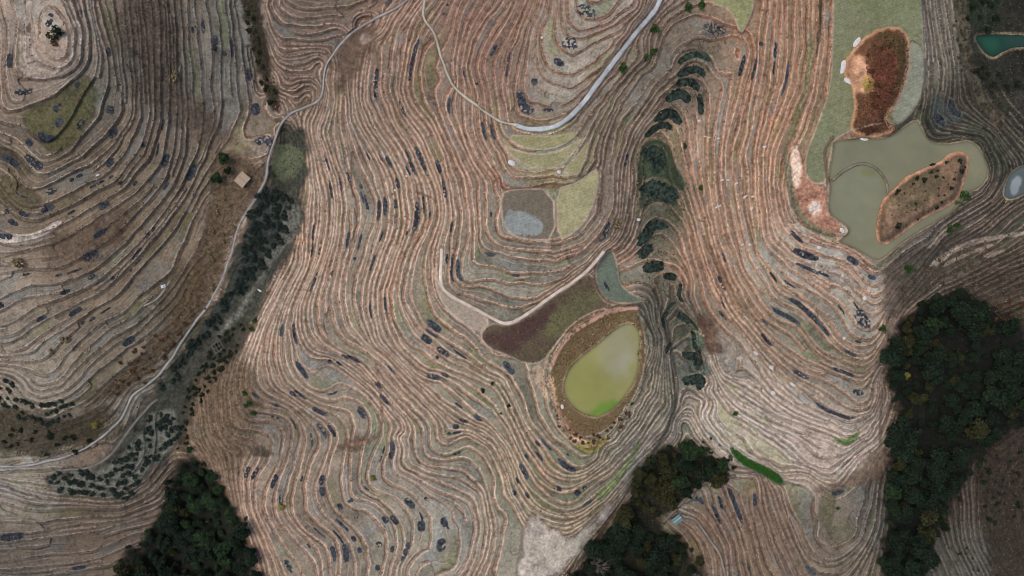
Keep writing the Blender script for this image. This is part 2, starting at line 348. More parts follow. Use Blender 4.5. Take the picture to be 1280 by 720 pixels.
area("60,300 110,290 160,250 170,270 120,330 70,345", (98,77,63), 30, 14, .6, terr=.6)
area("200,110 250,130 300,175 330,185 300,200 260,170 215,150", (84,70,61), 26, 12, .6, terr=.5)
area("30,0 42,0 40,60 58,80 80,84 90,60 92,30 80,0 100,0 104,50 98,85 60,100 28,98 22,70", (152,136,126), 5, 4, .9)
area("15,505 60,525 105,515 140,500 130,545 90,560 40,570 -20,560 -20,520", (60,52,38), 12, 7, .8, terr=.4)
area("195,360 225,330 262,330 250,390 205,420", (90,74,54), 12, 7, .6)
area("425,55 455,30 474,40 462,66 440,90 428,120 414,104", (88,72,62), 14, 12, .6, terr=.3, cell=18)
area("448,44 462,40 466,52 452,58", (142,122,112), 5, 6, .8)
area("312,563 322,556 336,560 341,568 326,572 314,570", (52,44,38), 5, 6, .8)
area("430,545 470,545 455,560 420,565", (92,72,58), 10, 5, .7, terr=.3)
area("868,395 880,390 905,430 890,450 872,425", (92,68,56), 10, 6, .8, terr=.2)
area("1015,612 1062,598 1110,552 1112,580 1085,610 1062,608 1040,618", (128,100,80), 10, 5, .6, terr=.3)
area("1100,340 1150,312 1210,280 1240,300 1180,345 1130,385 1108,410", (80,70,60), 12, 6, .6, terr=.5)
# fields
area("655,650 664,642 690,666 711,673 735,656 760,633 774,622 748,662 714,702 697,726 640,726 655,694", (162,148,139), 9, 6, terr=0, cell=20)
area("664,668 690,672 712,676 735,662 748,668 712,700 690,712 665,705", (148,138,124), 14, 12, .5)
area("626,242 640,236 692,236 694,300 662,300 640,295 628,280", (99,89,78), 2, 1, flat=66.4)
area("631,266 640,262 672,270 681,285 672,297 650,293 632,290", (124,126,126), 2.5, 4, .9, cell=7)
area("695,236 715,230 735,218 748,208 749,235 738,268 720,290 697,302", (140,132,102), 2, .8, flat=66.3)
area("634,169 645,182 674,189 703,183 724,167 715,165 690,170 660,169", (136,128,96), 2, 1, flat=71)
area("627,181 645,200 670,212 700,208 718,190 731,169 705,187 674,194 646,188", (134,126,96), 2, 1, flat=70)
area("703,213 712,219 725,218 733,195 739,172 720,195", (132,124,94), 2, 1, flat=69)
area("541,328 550,358 560,371 600,390 613,402 598,418 565,394 547,370", (142,127,115), 2, 1.5, flat=57.6)
area("598,420 613,403 633,408 656,399 686,376 720,353 741,338 749,371 765,383 740,390 715,405 695,430 680,452 658,456 632,443 612,437", (82,70,56), 3, 2, flat=57.7)
area("600,418 640,410 690,378 696,388 665,425 640,440 618,436", (68,48,46), 10, 8, .9)
area("690,390 740,358 752,380 715,405 700,425 672,418", (90,86,60), 12, 8, .9)
area("680,445 700,428 706,432 690,452", (112,112,62), 4, 2, .7)
area("661,460 675,455 681,462 683,485 690,508 674,490", (142,121,104), 2, 1)
area("686,470 692,440 715,410 742,396 768,384 794,384 803,400 808,440 802,478 784,512 758,538 735,548 714,542 700,520 690,492", (98,80,58), 6, 6, terr=0, flat=57.6, ftol=4)
area("682,460 690,458 692,488 703,520 718,544 738,552 758,546 756,552 735,560 712,550 697,524 686,492", (182,150,122), 2.5, 4, .9, cell=8)
area("692,498 706,520 718,538 740,545 750,552 725,552 705,540", (108,72,58), 6, 4, .7)
area("742,340 752,320 765,310 772,330 775,355 790,368 808,376 795,379 770,380 751,370", (90,97,86), 3, 1.5, flat=54)
area("793,225 795,195 805,178 820,172 835,180 842,200 850,215 858,235 850,240 838,225 825,220 808,222 795,235", (52,60,46), 3, 1.5)
area("798,256 803,240 820,230 836,237 847,253 846,257 820,253 801,262", (60,62,52), 3, 1.5)
area("888,6 905,9 918,20 925,45 935,30 943,8 943,-30 885,-30", (124,122,88), 2, 1, flat=67)
area("1041,-30 1150,-30 1154,40 1156,95 1150,125 1135,148 1118,158 1104,152 1048,168 1038,190 1035,226 1020,231 1007,222 1006,195 1022,155 1038,110 1041,60", (108,108,84), 2.5, 1.2, flat=78)
area("1136,50 1153,60 1156,95 1150,125 1132,150 1120,156 1113,140 1130,110", (122,122,108), 3, 2, flat=77.9)
area("1060,-20 1150,-20 1150,20 1060,24", (100,104,74), 14, 8, .6)
area("988,190 1000,185 1004,215 1020,233 1032,232 1033,255 1038,268 1052,282 1058,290 1040,291 1016,284 1001,270 993,245 988,215", (150,108,90), 3, 2, terr=.2)
area("1012,40 1020,45 1013,110 1001,150 989,178 982,175 992,150 1004,110", (120,113,84), 2, 1.5, .8)
area("1024,-30 1028,-30 1027,40 1022,70 1019,70 1023,30", (52,50,36), 2, 1.5, .85)
area("979,180 984,180 988,215 994,245 1004,268 1020,283 1045,292 1044,298 1018,292 998,276 986,250 980,215", (110,106,84), 1.5, 1, .85)
area("1160,331 1195,305 1240,294 1290,288 1290,293 1240,300 1200,311 1168,334", (150,133,120), 2, 2, .85)
area("1175,331 1205,316 1245,303 1246,306 1210,320 1180,335", (140,122,108), 2, 2, .8)
area("1227,320 1240,313 1262,311 1250,318 1232,323", (148,130,118), 2, 2, .85)
area("1158,312 1172,294 1184,278 1188,288 1172,304", (160,138,124), 4, 4, .8)
area("1010,360 1035,385 1060,405 1048,405 1025,390 1005,368", (150,138,128), 5, 3, .5)
area("988,182 1000,182 1002,225 994,240 989,215", (198,166,150), 4, 2, .9)
area("1008,258 1020,250 1028,262 1018,275", (200,172,158), 6, 4, .8)
area("28,140 60,126 94,102 110,92 122,110 117,150 90,185 65,192 45,175 30,155", (74,71,45), 8, 4, .85)
area("0,215 30,228 55,250 40,268 10,260 -10,240", (84,76,48), 8, 4, .6)
area("0,180 25,190 45,212 30,225 0,205", (80,72,48), 8, 4, .5)
area("-20,292 30,294 54,286 74,274 80,277 60,293 30,303 -20,304", (170,156,147), 2, 1.5, .9)
area("742,620 760,605 780,580 792,562 802,545 797,572 775,600 760,618 748,626", (100,112,72), 3, 1.5, .9)
area("715,556 735,554 755,546 763,548 746,566 730,568", (124,114,62), 3, 1.5, .9)
area("776,600 800,560 822,538 826,544 800,575 780,608", (142,134,126), 3, 2, .7)
area("911,557 918,560 935,572 955,582 975,592 981,606 972,606 958,596 935,586 918,574", (48,92,34), 2, 1, flat=46.6)
area("1040,545 1055,550 1068,544 1075,536 1072,550 1058,558 1045,552", (86,112,52), 3, 1.5, .9)
area("866,405 875,412 872,425 862,420", (48,92,44), 4, 2, .8)
area("858,418 870,410 880,420 882,438 860,440", (78,92,80), 3, 2, .8)
area("858,445 870,440 886,455 890,470 860,468", (82,96,90), 3, 2, .8)
area("990,335 1020,328 1060,340 1080,362 1060,360 1030,345", (158,146,138), 5, 3, .7)
area("980,385 1010,400 1035,430 1060,442 1040,440 1010,420", (100,100,76), 6, 4, .6)
area("338,182 356,180 380,184 378,222 340,226", (84,88,66), 4, 3, .7, terr=0)
area("300,195 306,180 318,188 320,200", (86,76,68), 6, 4, .5)
area("1205,-20 1250,-20 1252,40 1212,40", (30,44,30), 6, 4, .8)
area("1165,112 1172,118 1200,140 1215,150 1200,152 1180,160 1160,158", (66,72,70), 5, 3, .7)
area("1140,130 1158,135 1165,150 1158,165 1150,160", (86,90,66), 6, 3, .5)
area("1020,640 1032,610 1048,622 1036,668", (86,84,58), 6, 3, .7)
area("1020,675 1050,672 1045,692 1028,690", (136,116,102), 6, 3, .7)
area("325,200 334,195 346,220 338,240", (60,54,48), 6, 3, .5)
area("1196,150 1245,160 1280,250 1255,245 1240,200", (70,76,60), 8, 5, .5)

def trail(s, w_, col, a, terr):
    p = densify(smooth_poly(P(s), 2, False), 3); sl = bbox(p, 10); u, v = U[sl], V[sl]
    d, _ = seg_dist(p, u, v); d = d + 1.1 * fbm(u, v, 8, int(p[0, 0]), 3)
    k = (1 - ss(d, w_ / 2 - .6, w_ / 2 + 1)) * (.8 + .3 * vnoise(u, v, 9, 7)); k = np.clip(k, 0, 1)
    kk = k * a
    PCOL[sl] = PCOL[sl] * (1 - kk[..., None]) + lin(col) * kk[..., None]; PAINT[sl] = np.maximum(PAINT[sl] * (1 - kk), 0) + kk
    TERR[sl] = TERR[sl] * (1 - k) + terr * k
for q_ in ["862,52 872,40 888,34 903,42 908,58", "848,64 862,57 878,60 890,72", "846,78 860,72 874,76 886,88", "844,94 856,88 870,92 876,106", "830,114 842,107 858,110 866,124", "818,140 832,131 848,134 856,148", "812,164 826,156 842,160 850,172", "794,232 798,190 808,174 822,170 836,176 846,196",
           "797,262 799,244 810,230 824,226 840,236 850,256", "800,275 810,258 824,252 842,262", "815,335 812,318 824,310 838,322", "838,402 850,392 866,398 876,414", "858,420 868,412 880,420", "857,446 868,438 882,448", "856,474 868,466 888,478"]: trail(q_, 2.3, (142,124,104), .85, .8)
for t_ in [("541,270 530,288 515,304 500,322 492,345 488,372 489,402", 3.4, (164,122,98), .8, .4), ("470,455 474,480 478,510 476,540 462,552 440,556", 3.2, (146,108,86), .7, .4),
           ("850,250 862,290 880,340 902,382 930,420", 3.4, (182,146,122), .7, .4), ("880,296 896,330 912,362 930,392", 5, (116,92,62), .6, .5), ("1106,372 1112,418 1107,470 1101,500 1099,560 1108,600", 2.6, (128,118,104), .7, .3),
           ("945,318 938,290 930,262 928,225", 2.2, (78,74,48), .7, .5), ("440,190 438,215 441,245", 2.6, (86,62,48), .6, .5), ("520,240 548,250 545,276", 2.4, (110,72,54), .5, .5), ("700,640 716,652 750,640 772,622", 2.6, (150,118,84), .6, .4)]: trail(*t_)

# mounds that rise above the fields and pools
MOUND_A = smooth_poly("1098,35 1120,33 1134,40 1138,55 1137,85 1130,110 1122,130 1113,137 1109,150 1115,156 1121,163 1100,172 1075,171 1062,162 1066,145 1068,125 1066,108 1058,100 1054,85 1056,75 1065,65 1075,50")
MOUND_B = smooth_poly(tile(960, 180, .25, "610,240 570,280 545,350 535,430 545,490 580,510 620,490 700,430 800,360 900,320 960,270 980,210 1010,90 1000,50 960,30 900,50 850,95 760,130 690,160 640,210"))
BUMP = np.zeros(U.shape); RIM = np.zeros(U.shape)
def mound(p, h, run, seed, core, rim, extra=()):
    sl = bbox(p, 8); u, v = U[sl], V[sl]
    d = sdist(p, u, v) + 1.2 * fbm(u, v, 9, seed, 3)
    TERR[sl] *= 1 - ss(d, -2, 0)
    BUMP[sl] = np.maximum(BUMP[sl], h * ss(d, -.5, run) * (1 + .25 * fbm(u, v, 14, seed + 5, 3)) * (d > -.5))
    k = ss(d, -1, 1)
    kz = ss(d, -.8, .6); lift = STEP * 77.75
    Z[sl] = Z[sl] * (1 - kz) + np.maximum(Z[sl], lift) * kz
    c = np.zeros(u.shape + (3,)) + lin(core)
    n1 = ss(fbm(u, v, 18, seed + 9, 4), -.15, .35)
    for (s, col, am) in extra:
        q = smooth_poly(s); kk = ss(sdist(q, u, v) + 5 * fbm(u, v, 10, seed + 77, 3), -3, 4) * am
        c = c * (1 - kk[..., None]) + lin(col) * kk[..., None]
    c = c * (1 + .35 * (n1 - .5))[..., None]
    r = (1 - ss(d + 2 * fbm(u, v, 8, seed + 3, 2), 2.0, 6.0)) * (.75 + .25 * vnoise(u, v, 20, seed + 2))
    c = c * (1 - r[..., None]) + lin(rim) * r[..., None]
    PCOL[sl] = PCOL[sl] * (1 - k[..., None]) + c * k[..., None]; PAINT[sl] = np.maximum(PAINT[sl], k)

# pools: outline, water level (steps)
POND = smooth_poly(tile(640, 360, .25, "575,175 620,190 640,230 640,290 635,360 625,430 600,490 560,545 510,600 440,645 390,640 330,615 285,570 262,520 260,470 290,400 340,350 400,305 460,255 520,205"))
RESERVOIR = smooth_poly("1043,175 1068,175 1080,172 1095,174 1110,172 1122,166 1135,155 1147,149 1152,160 1158,172 1165,178 1180,181 1197,178 1212,176 1222,182 1230,195 1237,218 1226,235 1207,242 1192,264 1170,277 1145,292 1122,308 1106,322 1096,327 1080,318 1065,308 1048,303 1056,296 1062,290 1060,283 1048,276 1038,268 1035,250 1039,235 1036,218 1041,190", 1)
TEAL = smooth_poly("1217,44 1247,43 1290,43 1310,60 1262,59 1243,73 1232,68 1222,55")
PUDDLE = smooth_poly("1262,215 1282,205 1300,215 1290,238 1262,252 1252,244")
WATER = [(POND, 57.0, 2.2), (RESERVOIR, 77.2, 1.6), (TEAL, 59.0, 1.5), (PUDDLE, 67.0, .8)]

RIMW = np.zeros(U.shape)
Z = ZS * (1 - TERR) + ZT * TERR
Z = Z * (1 - FLAT) + FLATZ * FLAT
for p, lv, dep in WATER:
    sl = bbox(p, 14); u, v = U[sl], V[sl]
    d = sdist(p, u, v) + .7 * fbm(u, v, 7, 5, 2)
    RIMW[sl] = np.maximum(RIMW[sl], ss(d, -2, 0))
    z = STEP * lv
    bank = np.maximum(Z[sl], z + .25)
    near = ss(d, -9, -1)
    tgt = z + .45
    zz = Z[sl] * (1 - near) + np.clip(Z[sl], z + .2, tgt + .4) * near
    zz = np.where(d > -.8, z + .3 - dep * ss(d, -.8, 3.2), zz)
    Z[sl] = zz
    TERR[sl] *= 1 - ss(d, -3, -1)
    k = ss(d, -2, -.5); rimc = ss(d, -4, -1.5) * (1 - ss(d, .5, 2))
    base = lin((92, 84, 64))
    PCOL[sl] = PCOL[sl] * (1 - k[..., None]) + base * k[..., None]; PAINT[sl] = np.maximum(PAINT[sl], k)
    rk = (rimc * np.clip(.45 + .5 * vnoise(u, v, 13, 6), 0, .9))[..., None]
    PCOL[sl] = np.where(PAINT[sl][..., None] > .3, PCOL[sl] * (1 - rk) + lin((150, 128, 104)) * rk, PCOL[sl])

mound(MOUND_A, 5.0, 14, 201, (112,76,56), (188,140,110), [
    ("1098,38 1135,45 1137,85 1128,112 1120,110 1122,70 1100,55", (72,66,38), .75), ("1090,60 1118,60 1124,95 1112,135 1090,145 1085,110", (98,54,44), .8),
    ("1062,72 1080,70 1090,100 1088,118 1068,118 1058,95", (186,140,112), .9), ("1076,95 1088,92 1090,112 1078,116", (130,110,48), .8), ("1075,145 1115,140 1118,162 1080,168", (84,52,42), .8)])
mound(MOUND_B, 4.2, 12, 301, (116,92,74), (192,140,112), [("1130,215 1170,195 1180,230 1160,260 1125,270 1110,250", (82,74,54), .55), ("1185,225 1210,195 1212,230 1195,240", (84,66,56), .6)])
Z = Z + BUMP

# lanes and walls: (name, plan line x,y, width, colour, label, crown)
LANES = {
 'road': ("835,-30 823,8 812,21 797,38 775,67 749,101 730,128 711,148 689,161 662,162 645,157", 5.6, (176,178,176)),
 'footpath': ("645,157 625,153 610,142 587,126 569,112 557,90 548,60 544,41 529,24 529,8 534,-30", 2.6, (178,168,150)),
 'lane': ("535,-30 510,0 490,14 465,25 440,40 425,56 412,72 404,92 404,115 398,127 385,133 370,138 357,146 348,160 340,185 334,205 332,225 322,245 305,268 296,290 288,320 278,350 265,375 240,408 222,435 206,460 190,478 168,490 160,505 152,522 138,538 120,552 105,563 75,573 55,578 30,584 -30,582", 2.5, (152,148,142)),
 'track': ("196,500 182,512 166,532 150,555 136,572 110,586 78,588", 2.2, (116,108,100)),
 'terrace_path': ("552,311 550,356 561,369 587,382 614,397 632,407 655,396 685,373 719,351 739,334 755,314", 3.8, (206,188,170)),
 'bank_path': ("690,457 697,440 712,420 728,408 744,399 768,388 797,385", 4.0, (176,136,116)),
 'dike': ("1041,225 1055,213 1068,206 1080,204 1092,208 1102,217 1109,230 1110,241", 2.6, (128,118,100)),
 'stone_path': ("852,645 868,648 880,664 895,685 905,705 908,750", 2.6, (132,120,108)),
 'hut_path': ("830,652 846,635 862,618 880,603 900,601 918,594", 3.0, (118,104,92)),
 'channel_edge': ("180,382 190,378 200,370 212,352", 1.8, (140,132,122)),
 'ditch_path': ("1041,171 1030,190 1032,205 1034,228", 2.2, (112,88,74)),
}
for nm, (s, wdt, c) in LANES.items():
    p = densify(smooth_poly(P(s), 2, False), 3.0)
    jw = .9 if nm in ('lane', 'footpath', 'track', 'stone_path', 'hut_path') else .35
    p = p + jw * np.stack([vnoise(p[:, 0], p[:, 1], 13, 811), vnoise(p[:, 0], p[:, 1], 13, 812)], 1)
    raw = cubic(gu, gv, G, p[:, 0], p[:, 1]) * STEP
    if nm == 'dike': raw[:] = STEP * 77.2 + .45
    if nm in ('bank_path',): raw[:] = STEP * 57.6 + .5
    if nm == 'terrace_path': raw = np.maximum(raw, STEP * 58.4)
    kz = np.ones(9) / 9; rp = np.pad(raw, 4, mode='edge'); raw = np.convolve(rp, kz, 'valid')
    LANES[nm] = (p, wdt, c, raw)
    sl = bbox(p, 10); u, v = U[sl], V[sl]
    d, t = seg_dist(p, u, v)
    zl = np.interp(t, np.arange(len(p)), raw)
    k = 1 - ss(d, wdt / 2 + .4, wdt / 2 + (2.2 if nm != 'dike' else 1.6))
    Z[sl] = Z[sl] * (1 - k) + (zl - .05) * k
    TERR[sl] *= 1 - (1 - ss(d, wdt / 2, wdt / 2 + 1.5))
    kk = (1 - ss(d, wdt / 2, wdt / 2 + 2.0)) * .7
    cc = lin(c) * .55
    PCOL[sl] = PCOL[sl] * (1 - kk[..., None]) + cc * kk[..., None]; PAINT[sl] = np.maximum(PAINT[sl], kk)
# the stream bed between the spurs
gl = densify(smooth_poly(P("818,362 826,385 834,410 840,440 842,470 846,500 836,535 815,570 790,606 760,655 735,690 712,716"), 2, False), 4)
sl = bbox(gl, 16); d, t = seg_dist(gl, U[sl], V[sl]); d = d + 1.5 * fbm(U[sl], V[sl], 12, 9, 3)
k = (1 - ss(d, .5, 4)) * (.75 + .25 * vnoise(U[sl], V[sl], 15, 10))
Z[sl] -= .7 * k; TERR[sl] *= 1 - k * .6
PCOL[sl] = PCOL[sl] * (1 - k[..., None]) + lin((54, 50, 46)) * k[..., None]; PAINT[sl] = np.maximum(PAINT[sl], k * .8)
Z += .06 * vnoise(U, V, 3.5, 71) * (FLAT < .5)
Z -= STEP * LREF
# the ground calms down towards the far horizon
far = ss(np.maximum.reduce([-U - 160, U - 1440, -V - 160, V - 880]), 0, 900)
Z = Z * (1 - far) + far * (-22 + 10 * fbm(U, V, 700, 88, 3))

def zat(u, v):
    u = np.asarray(u, float); v = np.asarray(v, float)
    i = np.clip(np.searchsorted(UA, u) - 1, 0, NU - 2); j = np.clip(np.searchsorted(VA, v) - 1, 0, NV - 2)
    fx = (u - UA[i]) / (UA[i + 1] - UA[i]); fy = (v - VA[j]) / (VA[j + 1] - VA[j])
    return (Z[j, i] * (1 - fx) + Z[j, i + 1] * fx) * (1 - fy) + (Z[j + 1, i] * (1 - fx) + Z[j + 1, i + 1] * fx) * fy

# ------------------------------------------------------------------ ground colour
fine = .6 * vnoise(U, V, 2.2, 51) + .45 * vnoise(U, V, 4.3, 52) + .45 * vnoise(U, V, 1.2, 53)
clod = fbm(U, V, 9, 50, 3)
row = np.sin(DLOW * 2.2 + 2.5 * vnoise(U, V, 30, 49)) * ss(SPC, 7, 12)
tone = 1 + .22 * vnoise(nu, nv, 55, 54) + .13 * vnoise(nu, nv, 16, 55) + .27 * fine + .17 * clod + .07 * row
wet = ss(vnoise(nu, nv, 45, 56) + .4 * vnoise(U, V, 9, 57), .2, .9)
def desat(c, k, tint=(1, 1, 1)):
    g = c.mean(-1, keepdims=True)
    return (c * k + g * (1 - k)) * np.array(tint)
leftdark = np.ones(U.shape + (1,))
lefts = ss(330 - U, -30, 60)[..., None]
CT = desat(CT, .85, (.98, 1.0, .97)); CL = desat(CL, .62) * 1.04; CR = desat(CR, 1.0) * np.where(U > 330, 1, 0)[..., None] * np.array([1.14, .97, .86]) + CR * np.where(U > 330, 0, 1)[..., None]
CT = CT * (1 + .38 * lefts) * (1 + lefts * np.array([.05, 0, -.05])); CL = CL * (1 + .40 * lefts); CR = CR * (1 + 1.15 * lefts)  # left hill colours lifted to offset the shade on its east-facing steps
T = CT * tone[..., None]
T = T * (1 - .55 * wet[..., None]) + (T.mean(-1, keepdims=True) * np.array([1.10, 1.11, 1.06])) * .55 * wet[..., None]
grn = ss(vnoise(nu, nv, 60, 58) + .3 * vnoise(U, V, 12, 59), .3, .9)[..., None] * .8
T = T * (1 - grn) + T * np.array([.82, .95, .70]) * grn
red = ss(fbm(U, V, 70, 60, 3), .05, .5)
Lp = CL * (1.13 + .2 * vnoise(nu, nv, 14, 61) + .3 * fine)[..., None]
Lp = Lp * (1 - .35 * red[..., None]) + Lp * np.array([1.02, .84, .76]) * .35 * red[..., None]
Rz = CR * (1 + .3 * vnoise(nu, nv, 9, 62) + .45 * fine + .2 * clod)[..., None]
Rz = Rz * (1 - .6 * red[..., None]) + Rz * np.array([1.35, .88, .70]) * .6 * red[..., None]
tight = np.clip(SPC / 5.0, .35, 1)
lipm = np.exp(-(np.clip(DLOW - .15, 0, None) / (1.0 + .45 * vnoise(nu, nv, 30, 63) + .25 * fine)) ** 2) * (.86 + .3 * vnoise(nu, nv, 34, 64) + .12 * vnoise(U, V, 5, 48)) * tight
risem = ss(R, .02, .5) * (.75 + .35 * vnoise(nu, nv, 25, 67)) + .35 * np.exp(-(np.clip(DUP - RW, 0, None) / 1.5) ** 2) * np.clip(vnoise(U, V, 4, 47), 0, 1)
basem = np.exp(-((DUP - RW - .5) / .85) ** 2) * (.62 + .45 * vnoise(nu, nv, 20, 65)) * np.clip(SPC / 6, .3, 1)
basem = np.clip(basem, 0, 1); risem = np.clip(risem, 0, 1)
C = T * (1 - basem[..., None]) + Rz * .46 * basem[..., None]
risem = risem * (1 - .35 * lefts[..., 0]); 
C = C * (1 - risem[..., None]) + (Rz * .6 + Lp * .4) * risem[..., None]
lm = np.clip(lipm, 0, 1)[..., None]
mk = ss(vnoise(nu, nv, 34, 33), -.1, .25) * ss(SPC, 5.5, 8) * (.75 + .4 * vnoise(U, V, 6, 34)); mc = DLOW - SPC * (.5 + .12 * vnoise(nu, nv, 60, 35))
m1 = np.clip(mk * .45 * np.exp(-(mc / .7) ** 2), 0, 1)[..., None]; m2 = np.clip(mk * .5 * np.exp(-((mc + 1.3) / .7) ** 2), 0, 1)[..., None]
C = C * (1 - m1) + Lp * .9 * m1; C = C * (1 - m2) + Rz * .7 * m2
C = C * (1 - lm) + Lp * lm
# weeds and stubble clumps
weed = ss(vnoise(U, V, 2.0, 46) + .5 * vnoise(U, V, 7, 45) + .35 * (risem > .3), .72, 1.0)[..., None] * .5
C = C * (1 - weed) + C * np.array([.45, .46, .40]) * weed
nat = (CT * .5 + CR * .5) * (1 + .4 * fbm(U, V, 20, 66, 4) + .4 * fine)[..., None]
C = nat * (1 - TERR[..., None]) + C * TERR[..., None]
pt = PAINT[..., None]
pn = (1 + .38 * fine + .45 * fbm(U, V, 16, 68, 4))[..., None]
pf = (1 + .05 * np.sin((U * .35 + V * 1.1) * 1.5 + 2 * vnoise(U, V, 20, 38)) + .22 * fine + .18 * fbm(U, V, 24, 69, 4))[..., None]
flatm = np.clip(FLAT, 0, 1)[..., None]
Cm = C.mean(-1, keepdims=True) / (CT.mean(-1, keepdims=True) + 1e-4)
lines = np.clip(Cm, .45, 1.7) * (TERR[..., None] > .1) + (TERR[..., None] <= .1)
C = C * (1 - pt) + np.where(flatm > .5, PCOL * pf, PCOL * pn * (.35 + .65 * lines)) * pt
amp = np.clip(C.mean(-1, keepdims=True) / (CT.mean(-1, keepdims=True) + 1e-5), .12, 3.0)
C = C * np.where((TERR[..., None] > .3) & (PAINT[..., None] < .6), amp ** .2, 1.0)
bd = np.clip(BUND, 0, .85)[..., None] * (1 - ss(RIMW, 0, 1))[..., None]
C = C * (1 - bd) + desat(CL, .9) * (1 + .3 * fine)[..., None] * bd
ALB = np.array([1.215, 1.24, 1.13]) * 1.03
C = np.clip(C * ALB, .004, .8)

# ------------------------------------------------------------------ mesh helpers
def node_mat(name, rough=.95, attr=None, color=None, noise=.15, scale=3.0, bump=0.0, spec=.25):
    m = bpy.data.materials.new(name); m.use_nodes = True
    nt = m.node_tree; b = nt.nodes['Principled BSDF']
    b.inputs['Roughness'].default_value = rough; b.inputs['Specular IOR Level'].default_value = spec
    tc = nt.nodes.new('ShaderNodeTexCoord'); nz = nt.nodes.new('ShaderNodeTexNoise')
    nz.inputs['Scale'].default_value = scale; nz.inputs['Detail'].default_value = 5
    nt.links.new(tc.outputs['Object'], nz.inputs['Vector'])
    mr = nt.nodes.new('ShaderNodeMapRange'); mr.inputs['From Min'].default_value = .25; mr.inputs['From Max'].default_value = .75
    mr.inputs['To Min'].default_value = 1 - noise; mr.inputs['To Max'].default_value = 1 + noise
    nt.links.new(nz.outputs['Fac'], mr.inputs['Value'])
    mx = nt.nodes.new('ShaderNodeVectorMath'); mx.operation = 'SCALE'
    if attr:
        a = nt.nodes.new('ShaderNodeAttribute'); a.attribute_name = attr
        nt.links.new(a.outputs['Color'], mx.inputs[0])
    else:
        r = nt.nodes.new('ShaderNodeRGB'); r.outputs[0].default_value = (*color, 1)
        nt.links.new(r.outputs[0], mx.inputs[0])
    nt.links.new(mr.outputs['Result'], mx.inputs['Scale'])
    nt.links.new(mx.outputs[0], b.inputs['Base Color'])
    if bump:
        bp = nt.nodes.new('ShaderNodeBump'); bp.inputs['Strength'].default_value = bump; bp.inputs['Distance'].default_value = .15
        nt.links.new(nz.outputs['Fac'], bp.inputs['Height']); nt.links.new(bp.outputs['Normal'], b.inputs['Normal'])
    return m

def mesh_np(name, verts, faces, mat, colors=None, smooth=False):
    me = bpy.data.meshes.new(name)
    verts = np.ascontiguousarray(verts, np.float32); faces = np.ascontiguousarray(faces, np.int32)
    k = faces.shape[1]
    me.vertices.add(len(verts)); me.vertices.foreach_set('co', verts.ravel())
    me.loops.add(faces.size); me.loops.foreach_set('vertex_index', faces.ravel())
    me.polygons.add(len(faces)); me.polygons.foreach_set('loop_start', np.arange(0, faces.size, k, dtype=np.int32))
    me.update(calc_edges=True)
    if colors is not None:
        at = me.color_attributes.new('Col', 'FLOAT_COLOR', 'POINT')
        at.data.foreach_set('color', np.concatenate([colors, np.ones((len(colors), 1))], 1).astype(np.float32).ravel())
    me.materials.append(mat)
    if smooth: me.polygons.foreach_set('use_smooth', np.ones(len(faces), bool))
    me.update()
    return me

def link(name, data, parent=None, loc=(0, 0, 0), rot=(0, 0, 0), sc=(1, 1, 1)):
    o = bpy.data.objects.new(name, data); COL.objects.link(o)
    o.location = loc; o.rotation_euler = rot; o.scale = sc
    if parent: o.parent = parent
    return o

def tag(o, label=None, cat=None, group=None, kind=None):
    if label: o['label'] = label
    if cat: o['category'] = cat
    if group: o['group'] = group
    if kind: o['kind'] = kind
    return o

def grid_faces(nr, nc):
    i = np.arange(nr * nc).reshape(nr, nc)
    return np.stack([i[1:, :-1].ravel(), i[1:, 1:].ravel(), i[:-1, 1:].ravel(), i[:-1, :-1].ravel()], 1)

M_GROUND = node_mat('terraced_soil', attr='Col', noise=.22, scale=1.6, bump=.5)
X, Y, _ = world(U, V, Z)
me = mesh_np('hillside', np.stack([X.ravel(), Y.ravel(), Z.ravel()], 1), grid_faces(NV, NU), M_GROUND, C.reshape(-1, 3), True)
hill = tag(link('terrain', me), 'rice terraces stepping down bare brown hillsides', None, None, 'structure')

# lanes as slabs laid on the ground
M_LANE = node_mat('lane_concrete', attr='Col', noise=.14, scale=.8, rough=.9, bump=.1)
def ribbon(name, p, wdt, col, zc, seed):
    t = np.gradient(p[:, :2], axis=0); t /= np.linalg.norm(t, axis=1)[:, None] + 1e-9
    n = np.stack([-t[:, 1], t[:, 0]], 1)
    wv = wdt / 2 * (1 + .28 * vnoise(p[:, 0], p[:, 1], 6, seed))
    offs = [-1, -.9, -.3, .3, .9, 1]; rows = []
    for k, o in enumerate(offs):
        q = p[:, :2] + n * (wv * o)[:, None]
        z = zc - STEP * LREF + (.10 if k in (1, 2, 3, 4) else -.25)
        rows.append(np.stack(world(q[:, 0], q[:, 1], z), 1))
    v = np.stack(rows, 1).reshape(-1, 3)
    c = np.repeat(lin(col)[None] * (1 + .22 * vnoise(p[:, 0], p[:, 1], 11, seed + 1) + .16 * vnoise(p[:, 0], p[:, 1], 3.3, seed + 2))[:, None], 6, 0)
    f = grid_faces(len(p), 6)
    return mesh_np(name, v, f, M_LANE, np.clip(c, .01, .8))
LANE_LABEL = {'road': 'pale grey concrete road curving round the top of the middle spur', 'footpath': 'thin footpath running on from the concrete road',
 'lane': 'winding grey lane along the left valley', 'track': 'grey dirt track beside the shrub rows', 'terrace_path': 'pale bent path around the terraces above the green pond',
 'bank_path': 'pinkish earth path on the upper bank of the green pond', 'dike': 'narrow curved dike across the hilltop reservoir', 'stone_path': 'stone-edged path curving below the small teal hut', 'hut_path': 'rough path beside the small teal hut',
 'channel_edge': 'short pale channel edge on the left slope', 'ditch_path': 'brown bank path at the left of the reservoir'}
